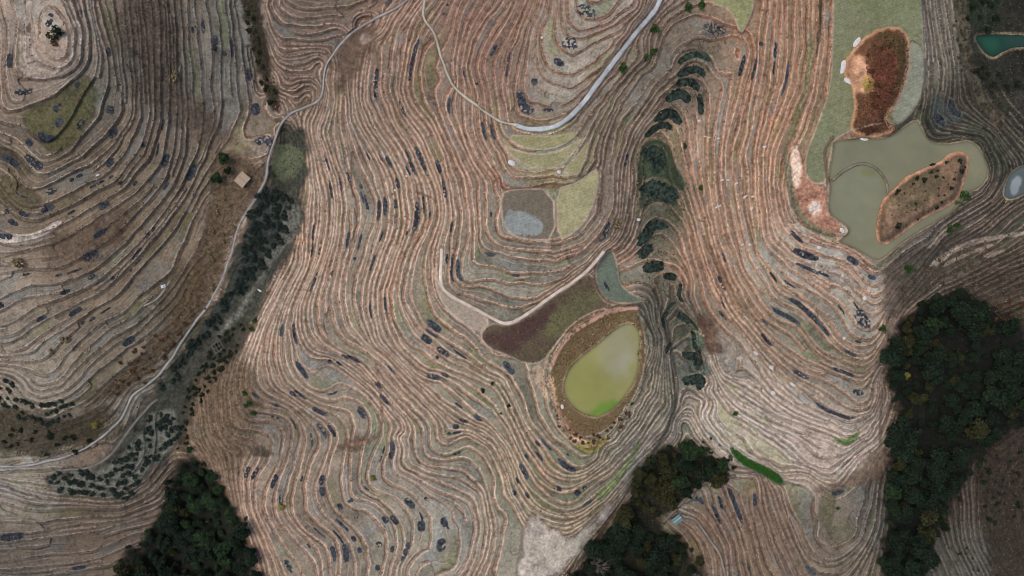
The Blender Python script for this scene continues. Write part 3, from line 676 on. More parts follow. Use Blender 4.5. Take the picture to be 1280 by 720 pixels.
for i, (nm, (p, wdt, c, raw)) in enumerate(LANES.items()):
    tag(link(nm if 'path' in nm or nm in ('road', 'lane', 'track') else nm + '_path', ribbon(nm, p, wdt, c, raw, 400 + i)), LANE_LABEL[nm], None, None, 'structure')

# ------------------------------------------------------------------ water
def water_mat(name):
    m = node_mat(name, attr='Col', noise=.05, scale=.25, rough=.22, spec=.3)
    return m
M_WATER = water_mat('still_water')
def water(name, p, lv, base, spots, label):
    sl = bbox(p, 4)
    u0, u1 = p[:, 0].min() - 4, p[:, 0].max() + 4; v0, v1 = p[:, 1].min() - 4, p[:, 1].max() + 4
    us = np.arange(u0, u1, 1.5); vs = np.arange(v0, v1, 1.5)
    gU, gV = np.meshgrid(us, vs)
    d = sdist(p, gU, gV)
    keep = (d > -2.2)
    f = grid_faces(len(vs), len(us))
    f = f[keep.ravel()[f].all(1)]
    used = np.unique(f); remap = np.full(gU.size, -1); remap[used] = np.arange(len(used))
    z = STEP * (lv - LREF)
    x, y, zz = world(gU.ravel()[used], gV.ravel()[used], np.full(len(used), z))
    uu, vv = gU.ravel()[used], gV.ravel()[used]
    c = np.zeros((len(used), 3)) + lin(base)
    for (s, col, soft, rag, am) in spots:
        q = smooth_poly(s); k = ss(sdist(q, uu, vv) + rag * fbm(uu, vv, 12, 31, 4), -soft, soft) * am
        c = c * (1 - k[:, None]) + lin(col) * k[:, None]
    c *= (1 + .13 * fbm(uu, vv, 26, 77, 5))[:, None]
    edge = 1 - ss(d.ravel()[used] + .8 * fbm(uu, vv, 9, 78, 3), 0, 4)
    c *= (1 - .30 * edge)[:, None]
    return tag(link(name, mesh_np(name, np.stack([x, y, zz], 1), remap[f], M_WATER, np.clip(c, .004, .8))), label, None, None, 'structure')
water('pond_water', POND, 57.0, (140,136,80), [
    ("755,405 790,400 798,440 785,470 765,475 748,440", (146,141,112), 14, 8, .7), ("705,480 725,450 760,470 770,500 740,520 715,505", (134,133,68), 14, 6, .8),
    ("736,520 745,505 765,500 775,500 765,515 750,522", (92,130,34), 6, 5, .85), ("768,445 790,440 785,465 770,468", (154,149,126), 8, 5, .5)],
    'murky yellow-green pond with a bright algae edge')
water('reservoir_water', RESERVOIR, 77.2, (122,120,94), [("1038,232 1060,212 1085,206 1108,232 1100,300 1060,300", (126,126,100), 3, 1, .8), ("1185,185 1220,185 1232,215 1210,230", (132,126,98), 8, 4, .6), ("1075,210 1095,212 1098,222 1080,220", (112,114,62), 4, 3, .6)], 'grey-olive reservoir on the right hilltop')
water('pool_water', TEAL, 59.0, (30,60,48), [("1225,46 1245,44 1250,60 1232,64", (32,76,54), 5, 3, .8), ("1255,44 1300,44 1300,58 1260,58", (42,64,54), 5, 3, .8)], 'dark teal pool in the upper right corner')
water('puddle_water', PUDDLE, 67.0, (84,94,90), [("1262,225 1275,215 1280,232 1264,245", (150,154,154), 2, 5, .8)], 'shallow reflecting puddle by the right edge')

# ------------------------------------------------------------------ light, sky, camera
SUN_EL, SUN_AZ = math.radians(68), math.radians(-75)    # azimuth clockwise from north (+Y)
w = bpy.data.worlds.new("World"); scene.world = w; w.use_nodes = True
nt = w.node_tree; bg = nt.nodes['Background']
sky = nt.nodes.new('ShaderNodeTexSky'); sky.sky_type = 'NISHITA'; sky.sun_disc = False
sky.sun_elevation = SUN_EL; sky.sun_rotation = SUN_AZ; sky.dust_density = 3.0; sky.air_density = 1.0
nt.links.new(sky.outputs[0], bg.inputs['Color']); bg.inputs['Strength'].default_value = .15
ld = bpy.data.lights.new('sun', 'SUN'); ld.energy = 1.2; ld.angle = math.radians(32); ld.color = (1, .965, .92)
so = bpy.data.objects.new('sun', ld); COL.objects.link(so)
sx, sy, sz = math.sin(SUN_AZ) * math.cos(SUN_EL), math.cos(SUN_AZ) * math.cos(SUN_EL), math.sin(SUN_EL)
from mathutils import Vector
so.rotation_euler = Vector((sx, sy, sz)).to_track_quat('Z', 'Y').to_euler(); so.location = (0, 0, 200)
cd = bpy.data.cameras.new('camera'); cam = bpy.data.objects.new('camera', cd); COL.objects.link(cam)
cam.location = (0, 0, D); cam.rotation_euler = (0, 0, 0)
cd.sensor_width = 36; cd.lens = F / 1280 * 36; cd.clip_start = 1; cd.clip_end = 5000
scene.camera = cam
scene.cycles.pixel_filter_type = 'BLACKMAN_HARRIS'; scene.cycles.filter_width = .95
scene.view_settings.view_transform = 'Standard'; scene.view_settings.look = 'None'; scene.view_settings.exposure = 0; scene.view_settings.gamma = 1
#--OBJECTS--
# ------------------------------------------------------------------ vegetation
def leaf_cloud(name, lobes, n, size, cols, mat, seed, flat=.5, stems=0):
    """foliage: many small leaf clumps spread through the volume of a few lobes"""
    r = np.random.default_rng(seed)
    L = np.array(lobes)                       # x y z rx ry rz
    wts = (L[:, 3] * L[:, 4] * L[:, 5]) ** .66; k = r.choice(len(L), n, p=wts / wts.sum())
    d = r.normal(size=(n, 3)); d /= np.linalg.norm(d, axis=1)[:, None]
    rad = r.random(n) ** .33 * (.80 + .32 * r.random(n))
    c = L[k, :3] + d * L[k, 3:] * rad[:, None]
    c[:, 2] = np.maximum(c[:, 2], .05)
    nrm = d * .6 + r.normal(size=(n, 3)) * .55; nrm[:, 2] += flat
    nrm /= np.linalg.norm(nrm, axis=1)[:, None]
    a = np.cross(nrm, r.normal(size=(n, 3))); a /= np.linalg.norm(a, axis=1)[:, None] + 1e-9
    b = np.cross(nrm, a)
    s = size * (.55 + .9 * r.random(n))[:, None]
    v = np.stack([c - a * s, c - b * s * .55, c + a * s, c + b * s * .55], 1).reshape(-1, 3)
    f = np.arange(4 * n).reshape(n, 4)
    cc = np.array([lin(x) for x in cols])
    tonek = r.random((len(L), 1)) * .55 + .7
    m = r.random((n, 1)); col = (cc[r.integers(0, len(cc), n)] * .6 + cc[0] * .4) * tonek[k] * (.7 + .6 * m)
    return mesh_np(name, v, f, mat, np.repeat(np.clip(col, .003, .7), 4, 0))

def tube_mesh(name, paths, mat, col, sides=6):
    vs, fs = [], []; base = 0
    for pts in paths:
        pts = [(Vector(p[:3]), p[3]) for p in pts]
        for i, (p, rr) in enumerate(pts):
            t = (pts[min(i + 1, len(pts) - 1)][0] - pts[max(i - 1, 0)][0]).normalized()
            x = t.orthogonal().normalized(); y = t.cross(x)
            for s in range(sides):
                a = s / sides * 2 * math.pi
                vs.append(p + (x * math.cos(a) + y * math.sin(a)) * rr)
        for i in range(len(pts) - 1):
            for s in range(sides):
                q = base + i * sides
                fs.append((q + s, q + (s + 1) % sides, q + sides + (s + 1) % sides, q + sides + s))
        base += len(pts) * sides
    c = np.repeat(lin(col)[None], len(vs), 0) * RNG.uniform(.8, 1.2, (len(vs), 1))
    return mesh_np(name, np.array([tuple(v) for v in vs]), np.array(fs), mat, c, True)

M_LEAF = node_mat('foliage', attr='Col', noise=.25, scale=2.5, rough=.75, spec=.15)
M_BARK = node_mat('bark', attr='Col', noise=.3, scale=6, rough=.95)
M_ASH = node_mat('charred_straw', attr='Col', noise=.35, scale=2.2, rough=.9)

def lobes(seed, R, H, n, z0):
    r = np.random.default_rng(seed); out = [(0, 0, z0 + H * .55, R * .62, R * .62, H * .42)]
    for i in range(n):
        a = r.random() * 6.28; q = R * (.35 + .4 * r.random()); s = R * (.26 + .26 * r.random())
        out.append((math.cos(a) * q, math.sin(a) * q, z0 + H * (.25 + .6 * r.random()), s, s, s * .85))
    return out

SPECIES = {   # crown colours, crown radius, height, leaves, leaf size, trunk height
 'evergreen_tree': (((27,38,24), (20,31,20), (42,56,33), (32,45,36)), 3.0, 5.0, 1500, .34, 3.0),
 'olive_tree': (((52,52,28), (38,40,22), (68,62,34), (46,50,28)), 2.7, 4.2, 1300, .32, 2.4),
 'broadleaf_tree': (((36,53,29), (26,41,24), (52,70,36), (41,57,36)), 2.8, 4.6, 1400, .34, 2.6),
}
PROTO = {}
def trunk_paths(seed, R, th, H):
    r = np.random.default_rng(seed); P_ = [[(0, 0, -.6, R * .09), (.05, .02, th * .5, R * .075), (.1, -.05, th, R * .06), (.05, .05, th + H * .5, R * .03)]]
    for i in range(5):
        a = r.random() * 6.28
        P_.append([(.08, 0, th * (.7 + .3 * r.random()), R * .04), (math.cos(a) * R * .35, math.sin(a) * R * .35, th + H * .3, R * .026), (math.cos(a) * R * .62, math.sin(a) * R * .62, th + H * .5, R * .012)])
    return P_
for sp, (cols, R, H, n, ls, th) in SPECIES.items():
    PROTO[sp] = [(leaf_cloud('crown', lobes(50 + i * 7 + len(sp), R, H, 9, th - .8), n, ls, cols, M_LEAF, 60 + i + len(sp)),
                  tube_mesh('trunk', trunk_paths(90 + i, R, th, H), M_BARK, (74,64,54))) for i in range(4)]
def bare_paths(seed):
    r = np.random.default_rng(seed); out = [[(0, 0, -.5, .16), (0, 0, 1.5, .12), (.1, 0, 3.2, .07)]]
    for i in range(26):
        a = r.random() * 6.28; e = .25 + r.random(); L = 1.6 + 1.7 * r.random(); z = 1.0 + 2 * r.random()
        p1 = (math.cos(a) * L * .5, math.sin(a) * L * .5, z + L * .45 * e); p2 = (math.cos(a + .2) * L, math.sin(a + .2) * L, z + L * .75 * e)
        out.append([(0, 0, z, .07), (*p1, .05), (*p2, .025)])
        for j in range(3):
            b = a + r.uniform(-.9, .9); out.append([(*p1, .035), (p1[0] + math.cos(b) * .9, p1[1] + math.sin(b) * .9, p1[2] + .5, .02)])
    return out
BARE_TRUNK = [tube_mesh('trunk', [[(0, 0, -.6, .17), (0, 0, 1.2, .13), (.1, 0, 2.2, .09)]], M_BARK, (112,104,94))]
BARE_CROWN = [tube_mesh('crown', bare_paths(5 + i), M_BARK, (118,110,98), 4) for i in range(3)]

SHRUBS = {   # single-mesh shrubs: colours, radius, height, leaves, leaf size
 'planted_shrub': (((40,50,43), (30,40,35), (60,73,60), (46,56,48)), 1.25, 1.3, 260, .20),
 'straw_shrub': (((136,120,88), (112,96,66), (158,142,110), (90,80,52)), 1.5, 1.3, 260, .22),
 'green_shrub': (((52,78,34), (38,60,28), (72,100,42), (44,66,34)), 1.5, 1.5, 320, .22),
 'dark_shrub': (((34,44,28), (26,34,22), (46,56,34)), 1.3, 1.3, 300, .2),
 'dry_shrub': (((92,84,68), (66,60,48), (116,106,86), (62,64,44)), 1.5, 1.2, 260, .22),
 'brown_shrub': (((96,64,44), (74,48,36), (118,84,52), (84,72,40)), 1.2, 1.0, 240, .2),
 'yellow_shrub': (((128,122,56), (104,100,48), (150,132,66)), 1.9, 2.0, 520, .22),
}
SHP = {}
for sp, (cols, R, H, n, ls) in SHRUBS.items():
    SHP[sp] = [leaf_cloud(sp, lobes(150 + i * 5 + len(sp), R, H, 6, -.15), n, ls, cols, M_LEAF, 170 + i + len(sp), .35) for i in range(4)]

ANCH = [(70, 60, 'on the bare left hilltop'), (70, 180, 'on the mossy terraces below the left hilltop'), (170, 260, 'on the brown slope of the left hill'), (60, 380, 'on the pale steps at the left edge'), (150, 400, 'low on the left hill'),
 (60, 660, 'in the lower left corner'), (280, 70, 'on the grey terraces beside the upper gully'), (330, 150, 'beside the bend of the lane'), (400, 50, 'on the small spur above the lane'), (480, 110, 'between the lane and the footpath'),
 (470, 240, 'on the tight steps left of the ploughed field'), (410, 420, 'on the long steps right of the shrub valley'), (370, 500, 'on the steps above the brown gully'), (345, 620, 'around the round yellow shrubs'), (580, 470, 'on the steps left of the green pond'), (470, 470, 'on the wavy steps at mid slope'),
 (520, 600, 'on the curving steps at the bottom middle'), (540, 680, 'on the wide bends at the bottom edge'), (670, 600, 'on the steps below the green pond'), (730, 600, 'on the nose of the spur below the pond'), (620, 60, 'left of the road bend'), (710, 90, 'inside the bend of the concrete road'), (650, 335, 'above the bent pale path'), (755, 300, 'beside the valley right of the ploughed field'),
 (870, 70, 'at the top of the stepped valley'), (835, 140, 'in the dark arched steps of the valley'), (820, 240, 'in the round wet paddies of the valley'), (830, 340, 'in the valley right of the pond'), (880, 430, 'in the lowest wet paddies of the valley'), (940, 100, 'on the orange steps left of the grass field'), (930, 240, 'among the white rocks'),
 (1030, 320, 'just below the reservoir'), (1000, 400, 'on the orange bends below the reservoir'), (1060, 480, 'on the last bends beside the dark forest'), (960, 540, 'on the whitish steps'), (920, 640, 'on the brown spur at the lower right'), (1050, 650, 'in the fold at the lower right'), (1170, 140, 'behind the reservoir')]
def zone(u, v): return min(ANCH, key=lambda a: (a[0] - u) ** 2 + ((a[1] - v) * 1.3) ** 2)[2]

def place(u, v, lift):
    z = float(zat(u, v)); x, y, _ = world(u, v, z + lift)
    # the spot on the ground right below (x, y)
    for _ in range(3):
        k = (D - z) / F; z = float(zat(x / k + 640, 360 - y / k))
    return x, y, z

def plant_tree(sp, u, v, sc, label, group):
    cr, tr = PROTO[sp][random.randrange(4)] if sp in PROTO else (random.choice(BARE_CROWN), BARE_TRUNK[0])
    h = 5 * sc
    e = link(sp, None, None, place(u, v, h), (0, 0, random.uniform(0, 6.28)), (sc * random.uniform(.9, 1.1), sc * random.uniform(.9, 1.1), sc * random.uniform(.85, 1.15)))
    e.empty_display_size = .5
    tag(e, label, 'tree', group)
    link('trunk', tr, e); link('crown', cr, e)
    return e
def plant_shrub(sp, u, v, sc, label, group=None, cat='shrub', zs=1.0):
    o = link(sp, random.choice(SHP[sp]), None, place(u, v, sc * .6), (0, 0, random.uniform(0, 6.28)), (sc * random.uniform(.85, 1.2), sc * random.uniform(.85, 1.2), sc * zs * random.uniform(.85, 1.1)))
    return tag(o, label, cat, group)

def darts(poly, dist, n=99999, seed=0, tries=30):
    p = smooth_poly(poly, 1) if isinstance(poly, str) else poly
    r = np.random.default_rng(seed); out = []
    lo_, hi_ = p.min(0), p.max(0)
    m = int((hi_ - lo_).prod() / dist ** 2 * tries)
    c = r.uniform(lo_, hi_, (m, 2)); c = c[inside(p, c[:, 0], c[:, 1])]
    cell = {}
    for q in c:
        k = (int(q[0] // dist), int(q[1] // dist)); ok = True
        for a in (-1, 0, 1):
            for b in (-1, 0, 1):
                for w_ in cell.get((k[0] + a, k[1] + b), ()):
                    if (w_[0] - q[0]) ** 2 + (w_[1] - q[1]) ** 2 < dist * dist: ok = False
        if ok: cell.setdefault(k, []).append(q); out.append(q)
        if len(out) >= n: break
    return out

# forests: every tree its own object
FORESTS = [
 ('212,598 234,570 260,592 286,628 310,684 330,735 140,735 162,698 180,680 205,645', 10.5, 'in the gully forest at the bottom left', 'trees of the bottom-left gully'),
 ('800,588 836,560 850,552 900,574 906,598 880,602 848,626 822,642 805,640 790,650 800,668 835,672 872,696 886,735 700,735 742,694 778,644', 11, 'in the wooded hollow at the bottom middle', 'trees of the bottom-middle hollow'),
 ('1110,470 1112,430 1142,394 1172,372 1210,368 1240,392 1280,430 1300,520 1240,546 1214,582 1190,622 1174,662 1158,702 1150,735 1106,735 1114,640 1120,560 1130,522', 13, 'in the dark forest at the right', 'trees of the right-hand forest'),
]
KIND = {'evergreen_tree': 'dark round evergreen', 'olive_tree': 'olive-brown bushy tree', 'broadleaf_tree': 'mid-green leafy tree', 'bare_tree': 'bare grey branchy tree'}
for i, (poly, dist, where, grp) in enumerate(FORESTS):
    for (u, v) in darts(poly, dist, seed=21 + i):
        if 826 < u < 862 and 634 < v < 668: continue
        q = random.random()
        if i == 0: sp = 'broadleaf_tree' if (u > 232 and u < 290 and q < .6) else ('olive_tree' if q < .12 else 'evergreen_tree')
        elif i == 1: sp = 'olive_tree' if (v < 655 and u < 850 and q < .75) else ('bare_tree' if (v > 690 and q < .2) else ('broadleaf_tree' if u > 850 and v < 610 and q < .6 else ('evergreen_tree' if q < .8 else 'olive_tree')))
        else:
            if ((u - 1195) / 26) ** 2 + ((v - 425) / 9) ** 2 < 1: continue
            sp = 'evergreen_tree' if q < .84 else ('olive_tree' if q < .93 else 'broadleaf_tree')
            if ((u - 1150) / 30) ** 2 + ((v - 425) / 22) ** 2 < 1 and q < .6: sp = 'olive_tree'
        sc = random.choice((.5, .65, .8, .9, 1.1, 1.35, 1.5)) * random.uniform(.9, 1.1) * (1.0 if i == 2 else .92)
        lab = KIND[sp] + ' ' + where
        u += random.gauss(0, 2); v += random.gauss(0, 2)
        plant_tree(sp, u, v, sc, lab, KIND[sp] + 's, ' + grp)
for (u, v, sp, sc, lab) in [
 (278, 200, 'broadleaf_tree', 1.0, 'leafy green tree touching the plank-roofed hut'), (271, 222, 'broadleaf_tree', .85, 'lower green tree just left of the plank-roofed hut'), (284, 214, 'evergreen_tree', .6, 'small dark tree squeezed between two green trees by the hut'),
 (748, 710, 'bare_tree', 1.5, 'big bare grey tree spreading at the foot of the pale flat field'), (883, 598, 'bare_tree', .8, 'small bare tree beside the rough path above the hut'), (1200, 450, 'olive_tree', .8, 'pale olive tree standing clear in the dark forest'),
 (905, 585, 'broadleaf_tree', .75, 'bright leafy tree below the green crop strip'), (1196, 477, 'olive_tree', .9, 'yellow-olive pointed tree inside the dark forest')]:
    plant_tree(sp, u, v, sc, lab, None)

# undergrowth fringe where the woods meet the terraces
for i, (poly, dist, where, grp) in enumerate(FORESTS):
    q = densify(np.vstack([P(poly), P(poly)[:1]]), 7.0)
    for (u, v) in q:
        if not (0 < u < 1280 and 0 < v < 720) or random.random() < .3: continue
        if random.random() < .3:
            plant_tree(random.choice(('olive_tree', 'evergreen_tree', 'broadleaf_tree')), u + random.gauss(0, 4), v + random.gauss(0, 4), random.uniform(.35, .6), 'small young tree on the fringe of the ' + ('gully forest at the bottom left', 'wooded hollow at the bottom middle', 'dark forest at the right')[i], 'young fringe trees, ' + grp); continue
        plant_shrub('dark_shrub', u + random.gauss(0, 5), v + random.gauss(0, 5), random.uniform(.5, 1.3), 'dark low bush on the fringe of the ' + ('gully forest at the bottom left', 'wooded hollow at the bottom middle', 'dark forest at the right')[i], 'fringe bushes, ' + grp)

# rows of planted shrubs in the left valley
ROWS = [('318,236 366,242 362,282 336,322 320,348 292,376 276,402 264,420 250,424 262,396 282,370 299,340 302,308 312,276', 8.2, 'between the lane and the gully', -.95),
        ('262,398 252,424 234,452 216,478 200,492 196,486 210,470 224,446 242,418', 8.2, 'on the strip below the lower bend of the lane', -.95),
        ('187,517 217,510 227,544 204,570 182,590 162,626 112,618 62,612 60,592 131,588 158,564 180,540', 8.2, 'in the planted rows below the dirt track', -.6),
        ('0,470 14,474 26,498 50,502 76,498 100,508 92,522 66,532 42,534 24,524 10,512 -6,512', 8.5, 'in the small plot on the left edge', .2),
        ('1196,690 1212,680 1226,690 1226,716 1200,718', 7.5, 'on the grey plot at the lower right edge', 1.2)]
for i, (poly, dist, where, ang) in enumerate(ROWS):
    p = P(poly); c, s = math.cos(ang), math.sin(ang); ctr = p.mean(0)
    m = int(150 / dist)
    for a in range(-m, m + 1):
        for b in range(-m, m + 1):
            x = a * dist * .92 + (b % 2) * dist * .4; y = b * dist * 1.12 + 5 * math.sin(x * .03)
            u = ctr[0] + x * c - y * s + random.gauss(0, .9); v = ctr[1] + x * s + y * c + random.gauss(0, .9)
            ui, vi = int(np.clip(np.searchsorted(UA, u), 0, NU - 1)), int(np.clip(np.searchsorted(VA, v), 0, NV - 1))
            gm = math.hypot(g0x[vi, ui], g0y[vi, ui]) + 1e-6; sh = float(np.clip(SPC[vi, ui] * .5 - DLOW[vi, ui], -3.5, 3.5)) if SPC[vi, ui] < 18 else 0
            u += g0x[vi, ui] / gm * sh; v += g0y[vi, ui] / gm * sh
            if not inside(p, np.array([u]), np.array([v]))[0] or random.random() < (.10 if i > 1 else .05): continue
            if i == 4 and random.random() < .45: continue
            sc = random.uniform(.75, 1.2) * (.55 if i == 4 else (1.25 if i < 2 else (.9 if i == 3 else 1.1)))
            plant_shrub('planted_shrub', u, v, sc, 'dark rounded planted shrub ' + where, 'planted shrubs ' + where)

# loose shrubs
SCRUB = [('straw_shrub', '268,250 292,240 296,285 284,320 272,352 256,385 240,402 228,392 246,350 256,300', 9, 'dry straw-coloured shrub between the left hill and the lane', 'straw shrubs above the lane', (.6, 1.15)),
 ('brown_shrub', '160,440 205,412 240,400 215,440 190,475 165,480 140,500 130,480', 9, 'rusty brown shrub on the slope above the lane', 'rusty shrubs above the lane', (.7, 1.3)),
 ('brown_shrub', '1072,48 1118,40 1132,60 1126,100 1110,128 1108,150 1112,162 1080,166 1070,158 1078,120 1090,110 1090,70', 10, 'reddish shrub on the upper island mound', 'red shrubs on the upper mound', (.3, 1.1)),
 ('dark_shrub', '1112,245 1165,205 1205,192 1206,228 1180,255 1150,275 1118,288', 9, 'dark low shrub on the lower island mound', 'dark shrubs on the lower mound', (.2, .95)),
 ('dry_shrub', '1194,0 1204,0 1210,60 1222,112 1258,150 1245,160 1208,122 1196,60', 6.5, 'pale dry shrub in the hedge right of the grass field', 'dry hedge behind the reservoir', (.5, .9)),
 ('dark_shrub', '262,430 300,400 316,410 268,480 236,520 232,560 220,570 226,515', 6.5, 'dark scrubby bush in the lower left gully', 'dark bushes in the gully', (.6, 1.1)),
 ('dark_shrub', '1206,-5 1240,-5 1246,36 1230,38 1212,34', 10, 'dark green bush above the teal pool', 'bushes above the teal pool', (.8, 1.3)),
 ('dark_shrub', '1216,80 1240,84 1262,98 1285,70 1285,110 1240,112 1222,105', 11, 'dark bush below the teal pool', 'bushes below the teal pool', (.8, 1.2)),
 ('dark_shrub', '308,10 322,20 332,90 346,122 336,130 322,95 308,50', 8, 'dark bush in the upper gully beside the lane', 'bushes in the upper gully', (.7, 1.3)),
 ('dry_shrub', '1130,345 1180,318 1225,318 1200,345 1160,365 1130,385', 11, 'pale dry bush on the bank above the dark forest', 'dry bushes above the forest', (.5, .9)),
 ('brown_shrub', '1215,380 1280,372 1285,410 1240,400', 11, 'brown bush at the upper edge of the forest', 'brown bushes at the forest edge', (.8, 1.3)),
 ('dark_shrub', '1225,560 1285,560 1285,640 1240,660 1220,620', 9, 'dark bush on the far right bank', 'bushes on the far right bank', (.3, 1.1)),
 ('dark_shrub', '0,530 40,536 80,545 120,550 90,565 40,570 0,565', 10, 'dark bush above the lane at the left edge', 'bushes above the lane', (.7, 1.2)),
 ('straw_shrub', '700,425 745,395 795,388 806,420 806,450 800,470 796,440 794,402 770,396 735,412 705,440 690,470', 6, 'dry tuft on the rim of the green pond', 'tufts round the pond rim', (.35, .85)),
 ('brown_shrub', '690,505 700,525 720,545 745,545 765,535 785,512 790,520 768,545 735,556 708,546', 5.5, 'brown bush on the lower rim of the green pond', 'bushes on the lower pond rim', (.4, .95))]
for i, (sp, poly, dist, lab, grp, (a, b)) in enumerate(SCRUB):
    for (u, v) in darts(poly, dist, seed=60 + i):
        if random.random() < .22: continue
        u += random.gauss(0, dist * .22); v += random.gauss(0, dist * .22)
        plant_shrub(sp, u, v, a + (b - a) * random.random() ** 1.6, lab, grp)
for (sp, u, v, sc, lab) in [
 ('dark_shrub', 604, 488, .8, 'small dark bush on the terrace left of the green pond'), ('dark_shrub', 616, 478, .7, 'highest of three dark bushes left of the green pond'), ('dark_shrub', 636, 507, .75, 'dark bush nearest the left rim of the green pond'), ('green_shrub', 626, 517, .4, 'tiny green bush just below the dark bushes'),
 ('yellow_shrub', 352, 634, 1.0, 'round yellow-green shrub alone on the lower left terraces'), ('yellow_shrub', 466, 597, .8, 'round olive shrub between the curving lower terraces'), ('yellow_shrub', 119, 531, 1.0, 'yellow shrub just above the lane at the lower left'),
 ('green_shrub', 310, 505, 1.2, 'upper green shrub on the brown slope'), ('green_shrub', 317, 516, 1.0, 'lower green shrub on the brown slope'), ('green_shrub', 305, 492, .8, 'small green shrub topmost on the brown slope'), ('green_shrub', 318, 400, 1.0, 'green bush at the right rim of the shrub valley'), ('green_shrub', 314, 412, .9, 'green bush beside the pole frame'),
 ('green_shrub', 818, 36, 1.4, 'bright green bush right of the concrete road'), ('green_shrub', 816, 64, 1.3, 'green bush in the gully below the concrete road'), ('green_shrub', 808, 72, .9, 'smaller green bush in the gully below the road'), ('green_shrub', 780, 86, 1.2, 'green bush hugging the edge of the concrete road'), ('green_shrub', 862, 9, 1.3, 'left green bush at the edge of the top paddy'), ('green_shrub', 876, 5, 1.2, 'right green bush at the edge of the top paddy'),
 ('green_shrub', 1206, 243, 1.7, 'large green bush on the end of the lower mound'), ('green_shrub', 1199, 252, 1.2, 'green bush beside the large one on the lower mound'), ('green_shrub', 1195, 281, 1.2, 'green hedge clump beside the grey bank, right part'), ('green_shrub', 1186, 287, 1.2, 'green hedge clump beside the grey bank, left part'), ('green_shrub', 1136, 336, 1.2, 'bright bush at the tip of the reservoir bank'), ('green_shrub', 1103, 411, 1.0, 'green bush on the ledge above the forest'), ('green_shrub', 919, 518, .9, 'lone green bush on the whitish terraces'),
 ('straw_shrub', 25, 328, 1.6, 'big tan tussock below the white terrace wall'), ('straw_shrub', 82, 424, 1.3, 'tan tussock on the pale left steps'), ('straw_shrub', 64, 440, 1.0, 'smaller tan tussock on the pale left steps'), ('straw_shrub', 218, 98, 1.5, 'ochre tuft alone on the brown left slope'), ('dark_shrub', 70, 42, 2.1, 'dark round bush on the bare left hilltop'), ('brown_shrub', 66, 54, 1.2, 'brown bush below the dark hilltop bush'),
 ('straw_shrub', 772, 282, 1.3, 'yellowish tussock beside the round wet paddies'), ('straw_shrub', 776, 275, .9, 'small yellowish tussock beside the larger one'), ('green_shrub', 790, 505, .7, 'bright little bush right of the pond algae'), ('green_shrub', 1047, 636, .6, 'small green bush near the horseshoe grave'), ('dark_shrub', 879, 553, .5, 'small dark bush on the whitish plot'), ('dark_shrub', 889, 548, .5, 'second small dark bush on the whitish plot'), ('dark_shrub', 900, 556, .45, 'third small dark bush, nearest the green crop'),
 ('green_shrub', 877, 235, .7, 'little green bush on the orange steps'), ('yellow_shrub', 1150, 432, 1.3, 'ochre bush at the forest edge'), ('yellow_shrub', 1132, 470, 1.0, 'olive bush at the tip of the forest')]:
    plant_shrub(sp, u, v, sc, lab)

